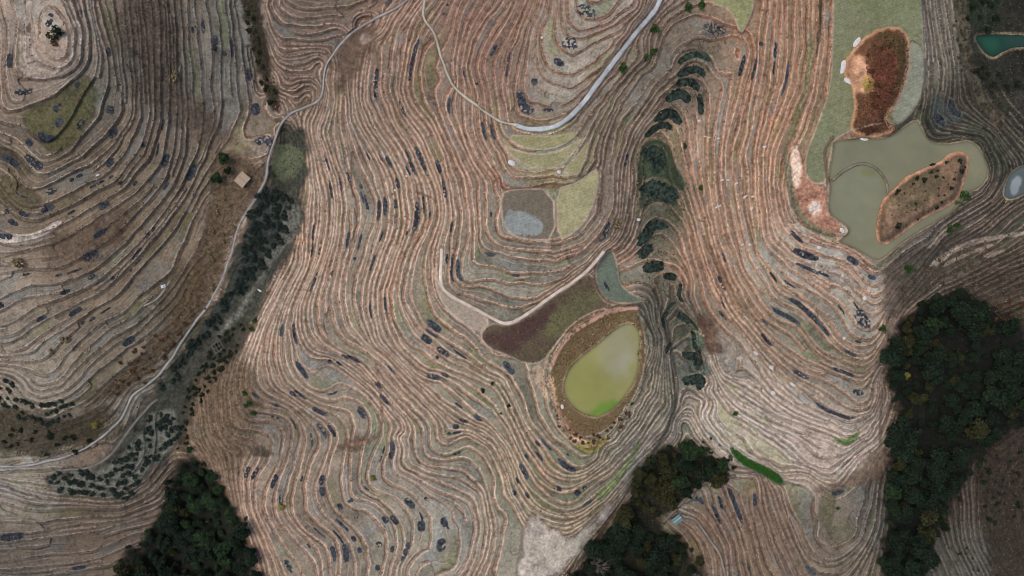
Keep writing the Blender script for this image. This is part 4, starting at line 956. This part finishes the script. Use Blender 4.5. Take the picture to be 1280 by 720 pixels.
# ------------------------------------------------------------------ charred straw on the treads
PATCHES = [(0, 0, '155,70,30,20 180,40,20,12 25,200,50,22 80,320,60,22 265,290,25,18 190,360,35,25 195,410,35,25 150,460,60,30 280,425,40,26 355,365,30,28 362,175,35,20 380,445,40,22 375,550,35,22 95,475,30,22 30,545,70,25 105,545,70,28 165,630,40,22 345,685,40,20 545,535,50,20 635,575,60,22 470,480,25,18 645,100,25,12 675,90,50,14 705,150,60,18 735,180,20,15 775,160,70,26 820,250,45,18 845,365,40,32 880,455,70,28 160,705,50,20 265,590,25,12 240,605,20,12'),
 (0, 225, '30,95,20,15 80,105,40,18 330,180,45,22 300,255,55,36 500,180,55,18 452,243,50,20 305,325,30,14 375,328,18,16 215,372,35,16 252,443,50,18 135,460,40,14 5,430,20,22 40,145,40,18 20,175,50,18 425,535,50,22 1103,30,60,10 1050,340,70,16 1170,200,60,12 1187,200,60,10 1170,258,14,12 1225,85,30,12 1258,100,70,14 948,500,45,16 985,510,70,14 1000,635,70,18 1100,598,18,14 1130,610,25,14 1148,590,30,14 1175,600,50,14 1255,685,25,14 1025,640,30,12 440,305,14,9'),
 (400, 0, '195,280,110,16 275,360,60,18 313,200,150,22 235,535,45,22 305,560,55,14 330,530,90,16 255,610,40,20 392,555,50,16 422,630,60,14 140,618,22,12 192,690,55,14 220,685,65,16 250,680,40,18 575,160,40,14 585,185,15,12 518,278,15,12 478,245,25,10 630,215,90,10 555,440,50,10 885,40,60,46 835,130,50,42 790,215,40,22 703,275,25,22 680,345,100,32 760,380,40,12 1018,535,50,14 240,8,40,18 420,350,60,12 430,18,12,10 420,50,12,10'),
 (400, 225, '326,128,110,18 382,480,60,24 348,538,45,30 410,570,50,22 385,597,15,12 378,650,50,18 415,648,30,18 628,625,55,22 435,290,100,10 470,300,80,14 940,170,80,18 570,235,30,14 955,355,40,30 650,320,30,12 1100,170,110,70 1080,235,50,30 1110,275,60,36 1165,325,40,24 1150,445,90,12 1185,375,60,34 1215,455,50,22 1160,560,40,12 1240,470,60,34 1235,545,70,30 1245,600,80,34 1255,650,80,30'),
 (800, 225, '520,190,60,14 550,250,90,24 555,300,90,14 710,265,45,20 770,325,30,14 750,455,70,40 275,340,60,18 480,465,110,18 560,430,150,18 610,495,60,14 420,530,60,22 535,645,60,16 680,635,80,14 700,580,50,12'),
 (400, 450, '190,85,30,16 215,130,45,20 150,165,45,22 475,205,35,26 525,190,35,24 450,230,25,22 245,300,70,22 15,400,40,18 15,435,35,18 70,485,25,18 90,475,25,18 120,522,16,14 75,535,15,14 210,538,30,24 255,525,40,30 350,552,38,28 410,540,35,22 300,475,45,22 345,470,18,14 405,615,45,30 280,635,70,30 250,630,25,14 203,612,22,22 145,630,22,18 120,588,25,16 100,640,65,22 55,650,40,14 32,645,45,18 190,690,22,18 720,280,25,14 685,322,20,12 680,370,60,18 660,400,25,14 690,450,25,18 650,440,20,14 820,357,70,20 788,432,30,20 855,440,25,20 880,425,20,18 890,477,45,24 820,320,14,8'),
 (0, 450, '40,595,80,26 260,695,50,14 910,400,50,18 830,375,40,16 855,380,45,16 970,680,50,18 980,107,30,18 920,145,30,18 905,195,14,10 925,190,14,10 1060,170,50,16 1085,225,60,14 1105,235,50,14 855,115,35,12'),
 (800, 450, '720,120,40,18 650,170,150,13 325,480,130,16 260,510,80,14 280,470,50,14 390,465,50,14 660,450,50,16 570,695,50,14 355,690,40,8 205,455,50,16'),
 (800, 0, '247,112,75,46 180,180,100,20 165,220,90,22 160,260,75,30 125,310,80,30 90,365,90,30 60,425,90,26 215,345,60,18 348,220,75,14 385,230,80,10 456,165,55,12 495,260,120,10 447,225,50,8 395,145,18,14 65,520,70,54 60,645,110,50 150,485,20,12 1050,360,80,26 990,410,50,32')]
sl_r = random.Random(17)
for (x0_, x1_, y0_, y1_, n_) in [(20, 220, 150, 400, 20), (385, 620, 130, 470, 30), (330, 640, 470, 700, 20), (640, 800, 520, 640, 8), (900, 1080, 300, 470, 10)]:
    PATCHES.append((x0_, y0_, ' '.join('%.1f,%.1f,%.1f,%.1f' % (sl_r.uniform(0, x1_ - x0_) / .375, sl_r.uniform(0, y1_ - y0_) / .375, sl_r.uniform(7, 24) / .375, sl_r.uniform(2.5, 4) / .375) for _ in range(n_))))
GP = [np.asarray(a) for a in (g0x, g0y)]
def near_idx(u, v):
    return np.clip(np.searchsorted(VA, v), 0, NV - 1), np.clip(np.searchsorted(UA, u), 0, NU - 1)
PN = 0
for (tx, ty, lst) in PATCHES:
    for q in lst.split():
        a, b, l, w_ = map(float, q.split(','))
        u, v, l, w_ = tx + a * .375, ty + b * .375, l * .375, w_ * .375
        green = 790 < u < 895 and 55 < v < 480
        if green: w_ *= 1.15; l *= 1.2
        j, i = near_idx(u, v)
        gx_, gy_ = g0x[j, i], g0y[j, i]; gm = math.hypot(gx_, gy_) + 1e-6; gx_, gy_ = gx_ / gm, gy_ / gm
        if PAINT[j, i] > .6 and (tx, ty) not in ((0, 0), (400, 0), (800, 0), (0, 225), (400, 225), (800, 225), (0, 450), (400, 450), (800, 450)): continue
        if TERR[j, i] > .8 and SPC[j, i] < 40:
            sh = float(np.clip(SPC[j, i] * .46 - DLOW[j, i], -5, 5)); u += gx_ * sh; v += gy_ * sh
            j, i = near_idx(u, v)
            w_ = min(max(w_, 3.2), max(SPC[j, i] * .86, 4.0))
        PN += 1
        st = .62; ns = int(l * 1.3 / st) + 2; nw_ = int(w_ * 1.3 / st) + 2
        S_, T_ = np.meshgrid((np.arange(ns) - ns / 2) * st, (np.arange(nw_) - nw_ / 2) * st)
        pu, pv = u, v
        # follow the bend of the terrace
        cu_, cv_ = np.full(ns, u), np.full(ns, v); dirs = np.zeros((ns, 2))
        for sgn in (1, -1):
            x, y = u, v; rng_ = range(ns // 2, ns) if sgn > 0 else range(ns // 2 - 1, -1, -1)
            for k_ in rng_:
                jj, ii = near_idx(x, y); ex, ey = g0x[jj, ii], g0y[jj, ii]; m_ = math.hypot(ex, ey) + 1e-6
                cu_[k_], cv_[k_] = x, y; dirs[k_] = ex / m_, ey / m_
                x += -ey / m_ * st * sgn; y += ex / m_ * st * sgn
        PU = cu_[None] + dirs[None, :, 0] * T_; PV = cv_[None] + dirs[None, :, 1] * T_
        e = (S_ / (l / 2)) ** 4 * .9 + (T_ / (w_ / 2)) ** 2
        nz = vnoise(PU, PV, 3.2, 700 + PN) * .5 + vnoise(PU, PV, 1.4, 701 + PN) * .5
        thin = .25 if (w_ > 13 and l > 18) else (.5 if random.random() < .3 else .75)
        keep = (e + (.55 if green else .6) * nz < (1.1 if green else 1.25)) & (green | (vnoise(PU, PV, 2.0, 900 + PN) > -thin - .1))
        zz = zat(PU, PV) + .05 + .05 * np.clip(vnoise(PU, PV, 1.3, 702 + PN), 0, 1) + ((.1 + .35 * np.clip(vnoise(PU, PV, 1.6, 705 + PN), 0, 1)) if green else 0)
        f = grid_faces(nw_, ns); f = f[keep.ravel()[f].all(1)]
        if len(f) < 4: continue
        used = np.unique(f); rm = np.full(PU.size, -1); rm[used] = np.arange(len(used))
        x, y, z_ = world(PU.ravel()[used], PV.ravel()[used], zz.ravel()[used])
        base = lin((38, 48, 40) if green else (53, 57, 61)) * (1.1 if u > 330 else .85) * random.uniform(.8, 1.2)
        cc = base[None] * (1 + (.95 if green else .7) * vnoise(PU, PV, 2.6, 703 + PN).ravel()[used] + .35 * vnoise(PU, PV, 1.1, 704 + PN).ravel()[used])[:, None]
        if not green:
            ee = (e + .6 * nz).ravel()[used]; hal = ss(ee, .55, 1.1)[:, None] * .8
            cc = cc * (1 - hal) + lin((112, 106, 102) if u > 330 else (84, 78, 74))[None] * hal
        o = mesh_np('ash_patch', np.stack([x, y, z_], 1), rm[f], M_ASH, np.clip(cc, .006, .4))
        size = 'long narrow strip' if l > 2.4 * w_ and l > 15 else ('broad patch' if w_ > 8.5 else ('longish patch' if l > 15 else 'small patch'))
        what = 'dark wet weeds' if green else 'charred blue-grey straw'
        lab = size + ' of ' + what + ' ' + zone(u, v)
        ob = link('weed_patch' if green else 'ash_patch', o)
        tag(ob, lab, 'weed patch' if green else 'ash patch', lab)

# ------------------------------------------------------------------ loose growth nobody could count
def tufts(name, pts, size, cols, label, seed, lean=.6):
    r = np.random.default_rng(seed); n = len(pts)
    z = zat(pts[:, 0], pts[:, 1]); x, y, _ = world(pts[:, 0], pts[:, 1], z)
    c = np.stack([x, y, z], 1)
    a = r.random(n) * 6.28; s = size * (.5 + r.random(n))
    d = np.stack([np.cos(a), np.sin(a), np.zeros(n)], 1)
    tip = c + np.stack([r.normal(size=n) * lean, r.normal(size=n) * lean, np.ones(n)], 1) * s[:, None]
    v = np.stack([c - d * s[:, None] * .45, c + d * s[:, None] * .45, tip], 1).reshape(-1, 3)
    f = np.arange(3 * n).reshape(n, 3)
    cc = np.array([lin(q) for q in cols]); col = cc[r.integers(0, len(cc), n)] * (.6 + .8 * r.random((n, 1)))
    return tag(link(name, mesh_np(name, v, f, M_LEAF, np.repeat(np.clip(col, .004, .7), 3, 0))), label, None, None, 'stuff')
def scatter(poly, n, seed):
    p = smooth_poly(poly, 1); r = np.random.default_rng(seed); c = r.uniform(p.min(0), p.max(0), (n * 3, 2))
    return c[inside(p, c[:, 0], c[:, 1])][:n]
r_ = np.random.default_rng(99)
cand = np.stack([r_.uniform(-20, 1300, 420000), r_.uniform(-20, 740, 420000)], 1)
cj, ci = near_idx(cand[:, 0], cand[:, 1])
sel = (TERR[cj, ci] > .6) & ((risem[cj, ci] > .45) | (lipm[cj, ci] > .6)) & (FLAT[cj, ci] < .3)
pts = cand[sel]
bright = (CT[near_idx(pts[:, 0], pts[:, 1])].mean(-1))  # grass colour is chosen by brightness of the tread tone
for k_, (lo_b, hi_b, cols, nm, lab) in enumerate([
    (.11, 9, ((170,132,104), (128,92,68), (96,70,52), (190,156,128), (112,84,58)), 'dry_grass', 'dry straw and weeds growing on the paler terrace banks'),
    (0, .11, ((92,78,64), (64,52,42), (112,94,76), (48,42,34), (74,66,46)), 'dark_grass', 'dark withered grass growing on the darker terrace banks')]):
    q = pts[(bright >= lo_b) & (bright < hi_b)]
    tufts(nm, q[:70000], .42, cols, lab, 500 + k_)
und = [('298,-10 324,-10 328,30 340,90 354,125 340,145 326,100 312,40', 2600, ((58,52,38), (40,38,28), (80,70,50), (50,58,34))),
 ('348,160 384,160 382,250 372,300 345,350 318,400 300,440 262,485 235,525 232,575 216,560 236,500 270,430 300,380 340,320 362,250', 6000, ((60,58,48), (44,44,36), (84,78,66), (50,58,38))),
 ('265,190 322,195 330,230 295,290 270,370 240,405 170,480 130,500 110,495 150,470 215,400 240,340 262,270', 6500, ((110,92,68), (78,62,46), (136,118,90), (66,60,40), (100,70,48))),
 ('210,600 232,560 262,590 288,625 312,680 330,740 130,740 160,695 178,676 205,640', 6000, ((30,38,24), (24,30,20), (50,52,30))),
 ('800,585 850,548 900,572 908,600 880,600 850,625 822,655 860,690 888,722 890,740 690,740 738,692 775,642', 7000, ((46,44,30), (34,36,26), (70,64,44), (90,80,64))),
 ('1105,470 1108,425 1140,388 1172,366 1215,362 1290,420 1310,520 1240,548 1216,582 1192,622 1176,662 1160,702 1150,740 1100,740 1112,640 1118,560', 9000, ((28,32,24), (22,26,20), (44,44,30), (60,52,40))),
 ('1190,-20 1300,-20 1300,180 1262,165 1222,120 1205,70', 5000, ((46,46,36), (34,40,28), (70,64,50), (90,82,66))),
 ('1215,545 1300,540 1300,740 1250,740 1236,690 1216,620', 4500, ((84,62,48), (56,46,36), (104,84,64), (50,52,36))),
 ('1115,360 1215,290 1290,320 1290,410 1240,395 1180,350 1130,385', 4500, ((88,74,58), (62,52,40), (120,104,82), (60,60,40))),
 ('240,480 272,460 300,440 322,470 322,545 300,575 300,640 265,592 240,560', 4500, ((128,102,78), (94,72,54), (150,126,98), (80,66,44))),
 ('140,0 218,0 228,90 242,140 215,132 172,130 152,60', 2500, ((70,58,50), (54,44,38), (92,78,66))),
 ('15,505 60,530 105,520 140,505 160,540 100,570 40,572 -10,560 -10,520', 3500, ((74,66,42), (52,48,32), (96,86,52), (64,52,36))),
 ('690,440 715,405 742,390 768,382 797,386 808,420 806,470 786,512 760,540 735,556 712,550 697,524 684,490', 4200, ((128,100,68), (94,68,46), (160,134,96), (80,74,44), (112,104,56))),
 ('880,28 902,36 902,60 884,90 866,130 856,170 866,240 854,262 842,300 852,350 882,400 890,470 860,476 850,420 825,372 800,332 797,260 790,210 805,170 830,130 850,70', 5200, ((52,62,44), (36,46,36), (80,78,56), (64,82,48), (92,84,66))),
 ('1098,38 1120,36 1134,45 1136,85 1128,112 1110,138 1112,155 1120,163 1080,168 1066,160 1072,130 1088,110 1080,70', 4200, ((104,58,44), (78,46,36), (126,82,56), (88,80,44), (62,48,34))),
 ('1102,295 1100,265 1118,245 1150,222 1190,198 1205,192 1210,220 1195,250 1150,278', 4200, ((112,88,68), (66,60,42), (140,112,88), (48,50,34), (92,70,52))),
 ('598,420 613,403 633,408 656,399 686,376 720,353 741,338 749,371 740,390 715,405 695,430 680,452 658,456 632,443', 2600, ((92,72,58), (66,46,44), (104,98,64), (120,104,84)))]
allp, allc = [], []
ug = np.random.default_rng(5)
for i, (poly, n, cols) in enumerate(und):
    q = scatter(poly, n, 800 + i)
    nm = 'undergrowth'
    if i < 0: continue
    dw = np.ones(len(q), bool)
    for wp, _, _ in WATER: dw &= ~inside(wp, q[:, 0], q[:, 1])
    tufts(nm, q[dw][:int(len(q) * (.45 if i in (9, 16) else .8))], .36, cols, ['weeds in the upper gully', 'weeds along the left valley floor', 'dry scrub on the slope above the lane', 'undergrowth in the bottom-left forest', 'undergrowth in the bottom-middle hollow', 'undergrowth under the right forest', 'scrub round the teal pool', 'brown scrub on the far right bank', 'scrub on the bank above the forest', 'straw scrub on the brown slope', 'withered grass on the left hill flank', 'scrub above the lane at the left edge', 'dry grass around the pond rim', 'green weeds in the stepped valley', 'reddish scrub on the upper island mound', 'brown scrub on the lower island mound', 'weeds in the maroon fallow field'][i], 850 + i, 1.0)
q = scatter('911,557 918,560 935,572 955,582 975,592 981,606 972,606 958,596 935,586 918,574', 2500, 990)
tufts('crop_leaves', q, .4, ((50,92,34), (64,106,44), (38,72,28)), 'bright green crop filling the narrow curved plot', 991)

# ------------------------------------------------------------------ rocks
M_ROCK = node_mat('pale_limestone', color=(.62, .58, .54), noise=.25, scale=2.0, bump=.5)
def rock_mesh(seed):
    bm = bmesh.new(); bmesh.ops.create_icosphere(bm, subdivisions=3, radius=1); r = random.Random(seed)
    ax = [Vector((r.gauss(0, 1), r.gauss(0, 1), r.gauss(0, 1))).normalized() for _ in range(9)]; cut = [r.uniform(.55, .9) for _ in ax]
    for vtx in bm.verts:
        for a, c in zip(ax, cut):
            dd = vtx.co.dot(a)
            if dd > c: vtx.co -= a * (dd - c) * .9
    me = bpy.data.meshes.new('rock'); bm.to_mesh(me); bm.free(); me.materials.append(M_ROCK); return me
RM = [rock_mesh(i) for i in range(5)]
M_TAN = node_mat('tan_stone', color=lin((168,138,112)), noise=.3, scale=2.0, bump=.5)
RMT = [rock_mesh(20 + i) for i in range(4)]
for m_ in RMT: m_.materials.clear(); m_.materials.append(M_TAN)
ROCKS = [(903,225,.75,.4,.4), (910,225,.7,.35,.2), (920.5,229.5,1.0,.35,.5), (931.5,246,1.15,.35,.6), (942,245.5,1.0,.4,.4), (896,259,.8,.35,.5), (899.5,257.5,.7,.3,.4), (940,261,1.0,.3,1.0), (937,306,.7,.45,.5), (928,306,.9,.35,.6),
 (874,151,.6,.5,0), (881.5,170.5,.6,.3,0), (886.5,172,.7,.3,0), (898,173,.7,.3,.2), (956,183.5,.8,.6,.3), (1024,309.5,.8,.7,0), (1052.5,288,.8,1.2,.2), (1081,373.5,1.0,1.0,0), (1055,423,.6,.6,0), (964.5,459.5,.9,1.1,.4), (991.5,480.5,1.3,.8,-.6), (945,441.5,1.1,.6,-.5), (966,492,1.2,1.0,-.5), (703,508.5,.7,.9,.2), (699,215,.8,.9,.3), (677.5,47,.5,.5,0), (508,220,.5,.5,0), (494,238,.5,.5,.4), (485,237,.5,.4,.9), (798.5,274.5,.9,.7,.3), (325,363.5,1.2,.4,-.6), (122,219,.9,.4,.6), (893.5,216,.5,.3,0), (1019,256,1.2,.8,.4), (1014,262,.9,.7,1.0), (640,204,1.6,1.0,-.5), (592,326,.4,.4,0)]
for i, (u, v, a, b, rot) in enumerate(ROCKS):
    x, y, z = place(u, v, .2)
    o = link('rock', RM[i % 5], None, (x, y, z + .12), (0, 0, rot), (a, b, min(a, b) * .8))
    zt = zone(u, v)
    shape = 'slender white rock' if a > 1.9 * b else ('small white rock' if a < .75 else 'chunky white rock')
    lab = shape + ' lying ' + zt
    tag(o, lab, 'rock', lab)
for k, (u, v, a, b, rot, lab) in enumerate([(1072, 53, 2.6, 1.1, .9, 'white bare rock outcrop at the upper left of the red mound'), (1054, 84, 1.1, 2.6, -.2, 'pale crumbling outcrop on the left edge of the red mound'), (1060, 101, 1.1, 1.8, .5, 'small pale outcrop lower on the left edge of the red mound'), (1080, 174, 2.6, 1.0, -.1, 'bluish white rock at the foot of the red mound in the water')]):
    x, y, z = place(u, v, .3)
    tag(link('outcrop', RM[(k + 2) % 5], None, (x, y, z + .1), (0, 0, rot), (a, b, .8)), lab, 'rock')

for (u, v) in densify(P('694,440 686,455 684,470 688,490 693,505 699,522 708,540 720,552 735,558 750,554 765,545'), 5.0):
    a = random.uniform(.35, .95); x, y, z = place(u + random.gauss(0, 1.5), v + random.gauss(0, 1.5), .2)
    o = link('boulder', random.choice(RMT), None, (x, y, z), (0, 0, random.uniform(0, 6)), (a, a * random.uniform(.6, 1), a * .55))
    tag(o, 'tan boulder on the rough lower-left rim of the green pond', 'rock', 'tan boulders on the lower-left rim of the pond')
# ------------------------------------------------------------------ huts and other works of people
M_PLANK = node_mat('grey_planks', color=lin((170,150,126)), noise=.22, scale=3)
M_WALL = node_mat('dark_boards', color=lin((84,70,58)), noise=.3, scale=3)
M_TEAL = node_mat('teal_sheet', color=lin((98,130,126)), noise=.2, scale=2, rough=.6)
M_PALE = node_mat('pale_cement', color=lin((196,196,192)), noise=.12, scale=2)
M_STONE = node_mat('grave_stone', color=lin((120,116,108)), noise=.3, scale=2)
M_POLE = node_mat('weathered_pole', color=lin((128,122,112)), noise=.25, scale=4)
def boxes(name, lst, mat, parent=None, bev=.02):
    bm = bmesh.new()
    for (c, s, rx) in lst:
        r0 = bmesh.ops.create_cube(bm, size=1)
        for vtx in r0['verts']:
            p = Vector((vtx.co.x * s[0], vtx.co.y * s[1], vtx.co.z * s[2]))
            ca, sa = math.cos(rx), math.sin(rx)
            vtx.co = Vector((p.x, p.y * ca - p.z * sa, p.y * sa + p.z * ca)) + Vector(c)
    if bev: bmesh.ops.bevel(bm, geom=bm.edges[:], offset=bev, segments=1, affect='EDGES')
    me = bpy.data.meshes.new(name); bm.to_mesh(me); bm.free(); me.materials.append(mat)
    return link(name, me, parent)
def hut(name, u, v, rot, L, Wd, roofmat, label, ribs, pitch):
    e = link(name, None, None, place(u, v, 2.2), (0, 0, rot)); tag(e, label, 'hut')
    h = 2.1; t = .12
    boxes('wall', [((0, Wd / 2 - t, h / 2 - .3), (L - .3, t, h + .6), 0)], M_WALL, e)
    boxes('wall', [((0, -Wd / 2 + t, h / 2 - .3), (L - .3, t, h + .6), 0)], M_WALL, e)
    boxes('wall', [((-L / 2 + t, 0, h / 2 - .3), (t, Wd - .5, h + .6), 0)], M_WALL, e)
    wd = boxes('wall', [((L / 2 - t, -Wd * .3, h / 2 - .3), (t, Wd * .3, h + .6), 0), ((L / 2 - t, Wd * .3, h / 2 - .3), (t, Wd * .3, h + .6), 0), ((L / 2 - t, 0, h - .1), (t, Wd * .29, .4), 0)], M_WALL, e)
    boxes('door', [((L / 2 - t + .05, 0, h / 2 - .25), (.05, Wd * .27, h - .5), 0)], M_POLE, e)
    lst = []
    for s in (-1, 1):
        n = int(L / ribs)
        for i in range(n):
            lst.append(((-L / 2 + (i + .5) * L / n, s * Wd * .27, h + .42 + .02 * (i % 2) + random.uniform(-.012, .012)), (L / n * .96, Wd * .60 / math.cos(pitch), .07), -s * pitch))
    boxes('roof', lst, roofmat, e, .01)
    boxes('ridge_cap', [((0, 0, h + .42 + Wd * .28 * math.tan(pitch) + .05), (L + .1, .22, .07), 0)], M_POLE if roofmat is M_PLANK else M_PALE, e)
    return e
hut('plank_hut', 303, 224.5, math.radians(-40), 4.4, 4.3, M_PLANK, 'small hut with a pale plank roof beside the lane and green trees', .27, .14)
hut('teal_hut', 846.5, 649.5, math.radians(38), 3.7, 2.5, M_TEAL, 'tiny teal-roofed hut in the wooded hollow', .5, .12)
# pole frame over a plot
e = link('pole_frame', None, None, place(272.5, 433.5, 1.2), (0, 0, math.radians(30))); tag(e, 'square open frame of grey poles by the gully', 'pole frame')
fw, fh = 3.9, 3.6
for i in range(4):
    for j in range(3):
        boxes('post', [((-fw / 2 + fw * i / 3, -fh / 2 + fh * j / 2, .5), (.09, .09, 1.7), 0)], M_POLE, e, 0)
for i in range(4): boxes('rail', [((-fw / 2 + fw * i / 3, 0, 1.37), (.11, fh + .4, .09), 0)], M_POLE, e, 0)
for j in range(3): boxes('cross_rail', [((0, -fh / 2 + fh * j / 2, 1.47), (fw + .4, .11, .09), 0)], M_POLE, e, 0)
# water tanks
def tank(u, v, rot, s, h, label):
    e = link('water_tank', None, None, place(u, v, h), (0, 0, rot)); tag(e, label, 'water tank')
    boxes('basin', [((0, 0, h / 2 - .3), (s[0], s[1], h + .6), 0)], M_PALE, e, .05)
    boxes('lid', [((0, 0, h + .05), (s[0] + .16, s[1] + .16, .09), 0)], M_PALE, e, .02)
    boxes('hatch', [((s[0] * .18, 0, h + .12), (.5, min(.5, s[1] * .6), .06), 0)], M_POLE, e, .01)
tank(204, 358, .3, (1.7, 1.0), .9, 'little white cement tank on the left slope by a channel')
tank(1164.5, 706, 0, (1.1, 2.2), 1.6, 'white cement tank at the bottom of the right forest')
# horseshoe grave
e = link('horseshoe_grave', None, None, place(1069, 645, .5), (0, 0, math.radians(35))); tag(e, 'grey horseshoe-shaped stone grave on the lower right slope', 'grave')
def arc(name, r, w_, h, a0, a1, mat, n=22):
    bm = bmesh.new(); ring = []
    for k in range(n + 1):
        a = a0 + (a1 - a0) * k / n; hh = h * (.6 + .4 * math.sin(math.pi * k / n))
        ring.append([bm.verts.new((math.cos(a) * q, math.sin(a) * q, zz)) for q, zz in ((r - w_ / 2, -.6), (r + w_ / 2, -.6), (r + w_ / 2, hh), (r - w_ / 2, hh))])
    for a_, b_ in zip(ring[:-1], ring[1:]):
        for k in range(4): bm.faces.new((a_[k], a_[(k + 1) % 4], b_[(k + 1) % 4], b_[k]))
    bm.faces.new(ring[0]); bm.faces.new(ring[-1][::-1])
    bmesh.ops.recalc_face_normals(bm, faces=bm.faces[:])
    me = bpy.data.meshes.new(name); bm.to_mesh(me); bm.free(); me.materials.append(mat); return me
link('wall', arc('wall', 1.7, .35, .9, -.5, math.pi + .5, M_STONE), e)
mm = rock_mesh(77); mm.materials.clear(); mm.materials.append(M_STONE); link('burial_mound', mm, e, (0, .2, .1), (0, 0, 0), (1.05, 1.05, .6))
boxes('headstone', [((0, -.95, .35), (.8, .16, .9), 0)], M_PALE, e, .02)
# thin pipe across the fallow field
pp = densify(P('714,361 724,378 734,394 743,409 749,420'), 4); pz = zat(pp[:, 0], pp[:, 1]) + .12
px, py, pzz = world(pp[:, 0], pp[:, 1], pz)
tag(link('water_pipe', tube_mesh('water_pipe', [[(a, b, c, .09) for a, b, c in zip(px, py, pzz)]], M_POLE, (150,140,124))), 'thin pale pipe running across the fallow field to the pond', 'pipe')
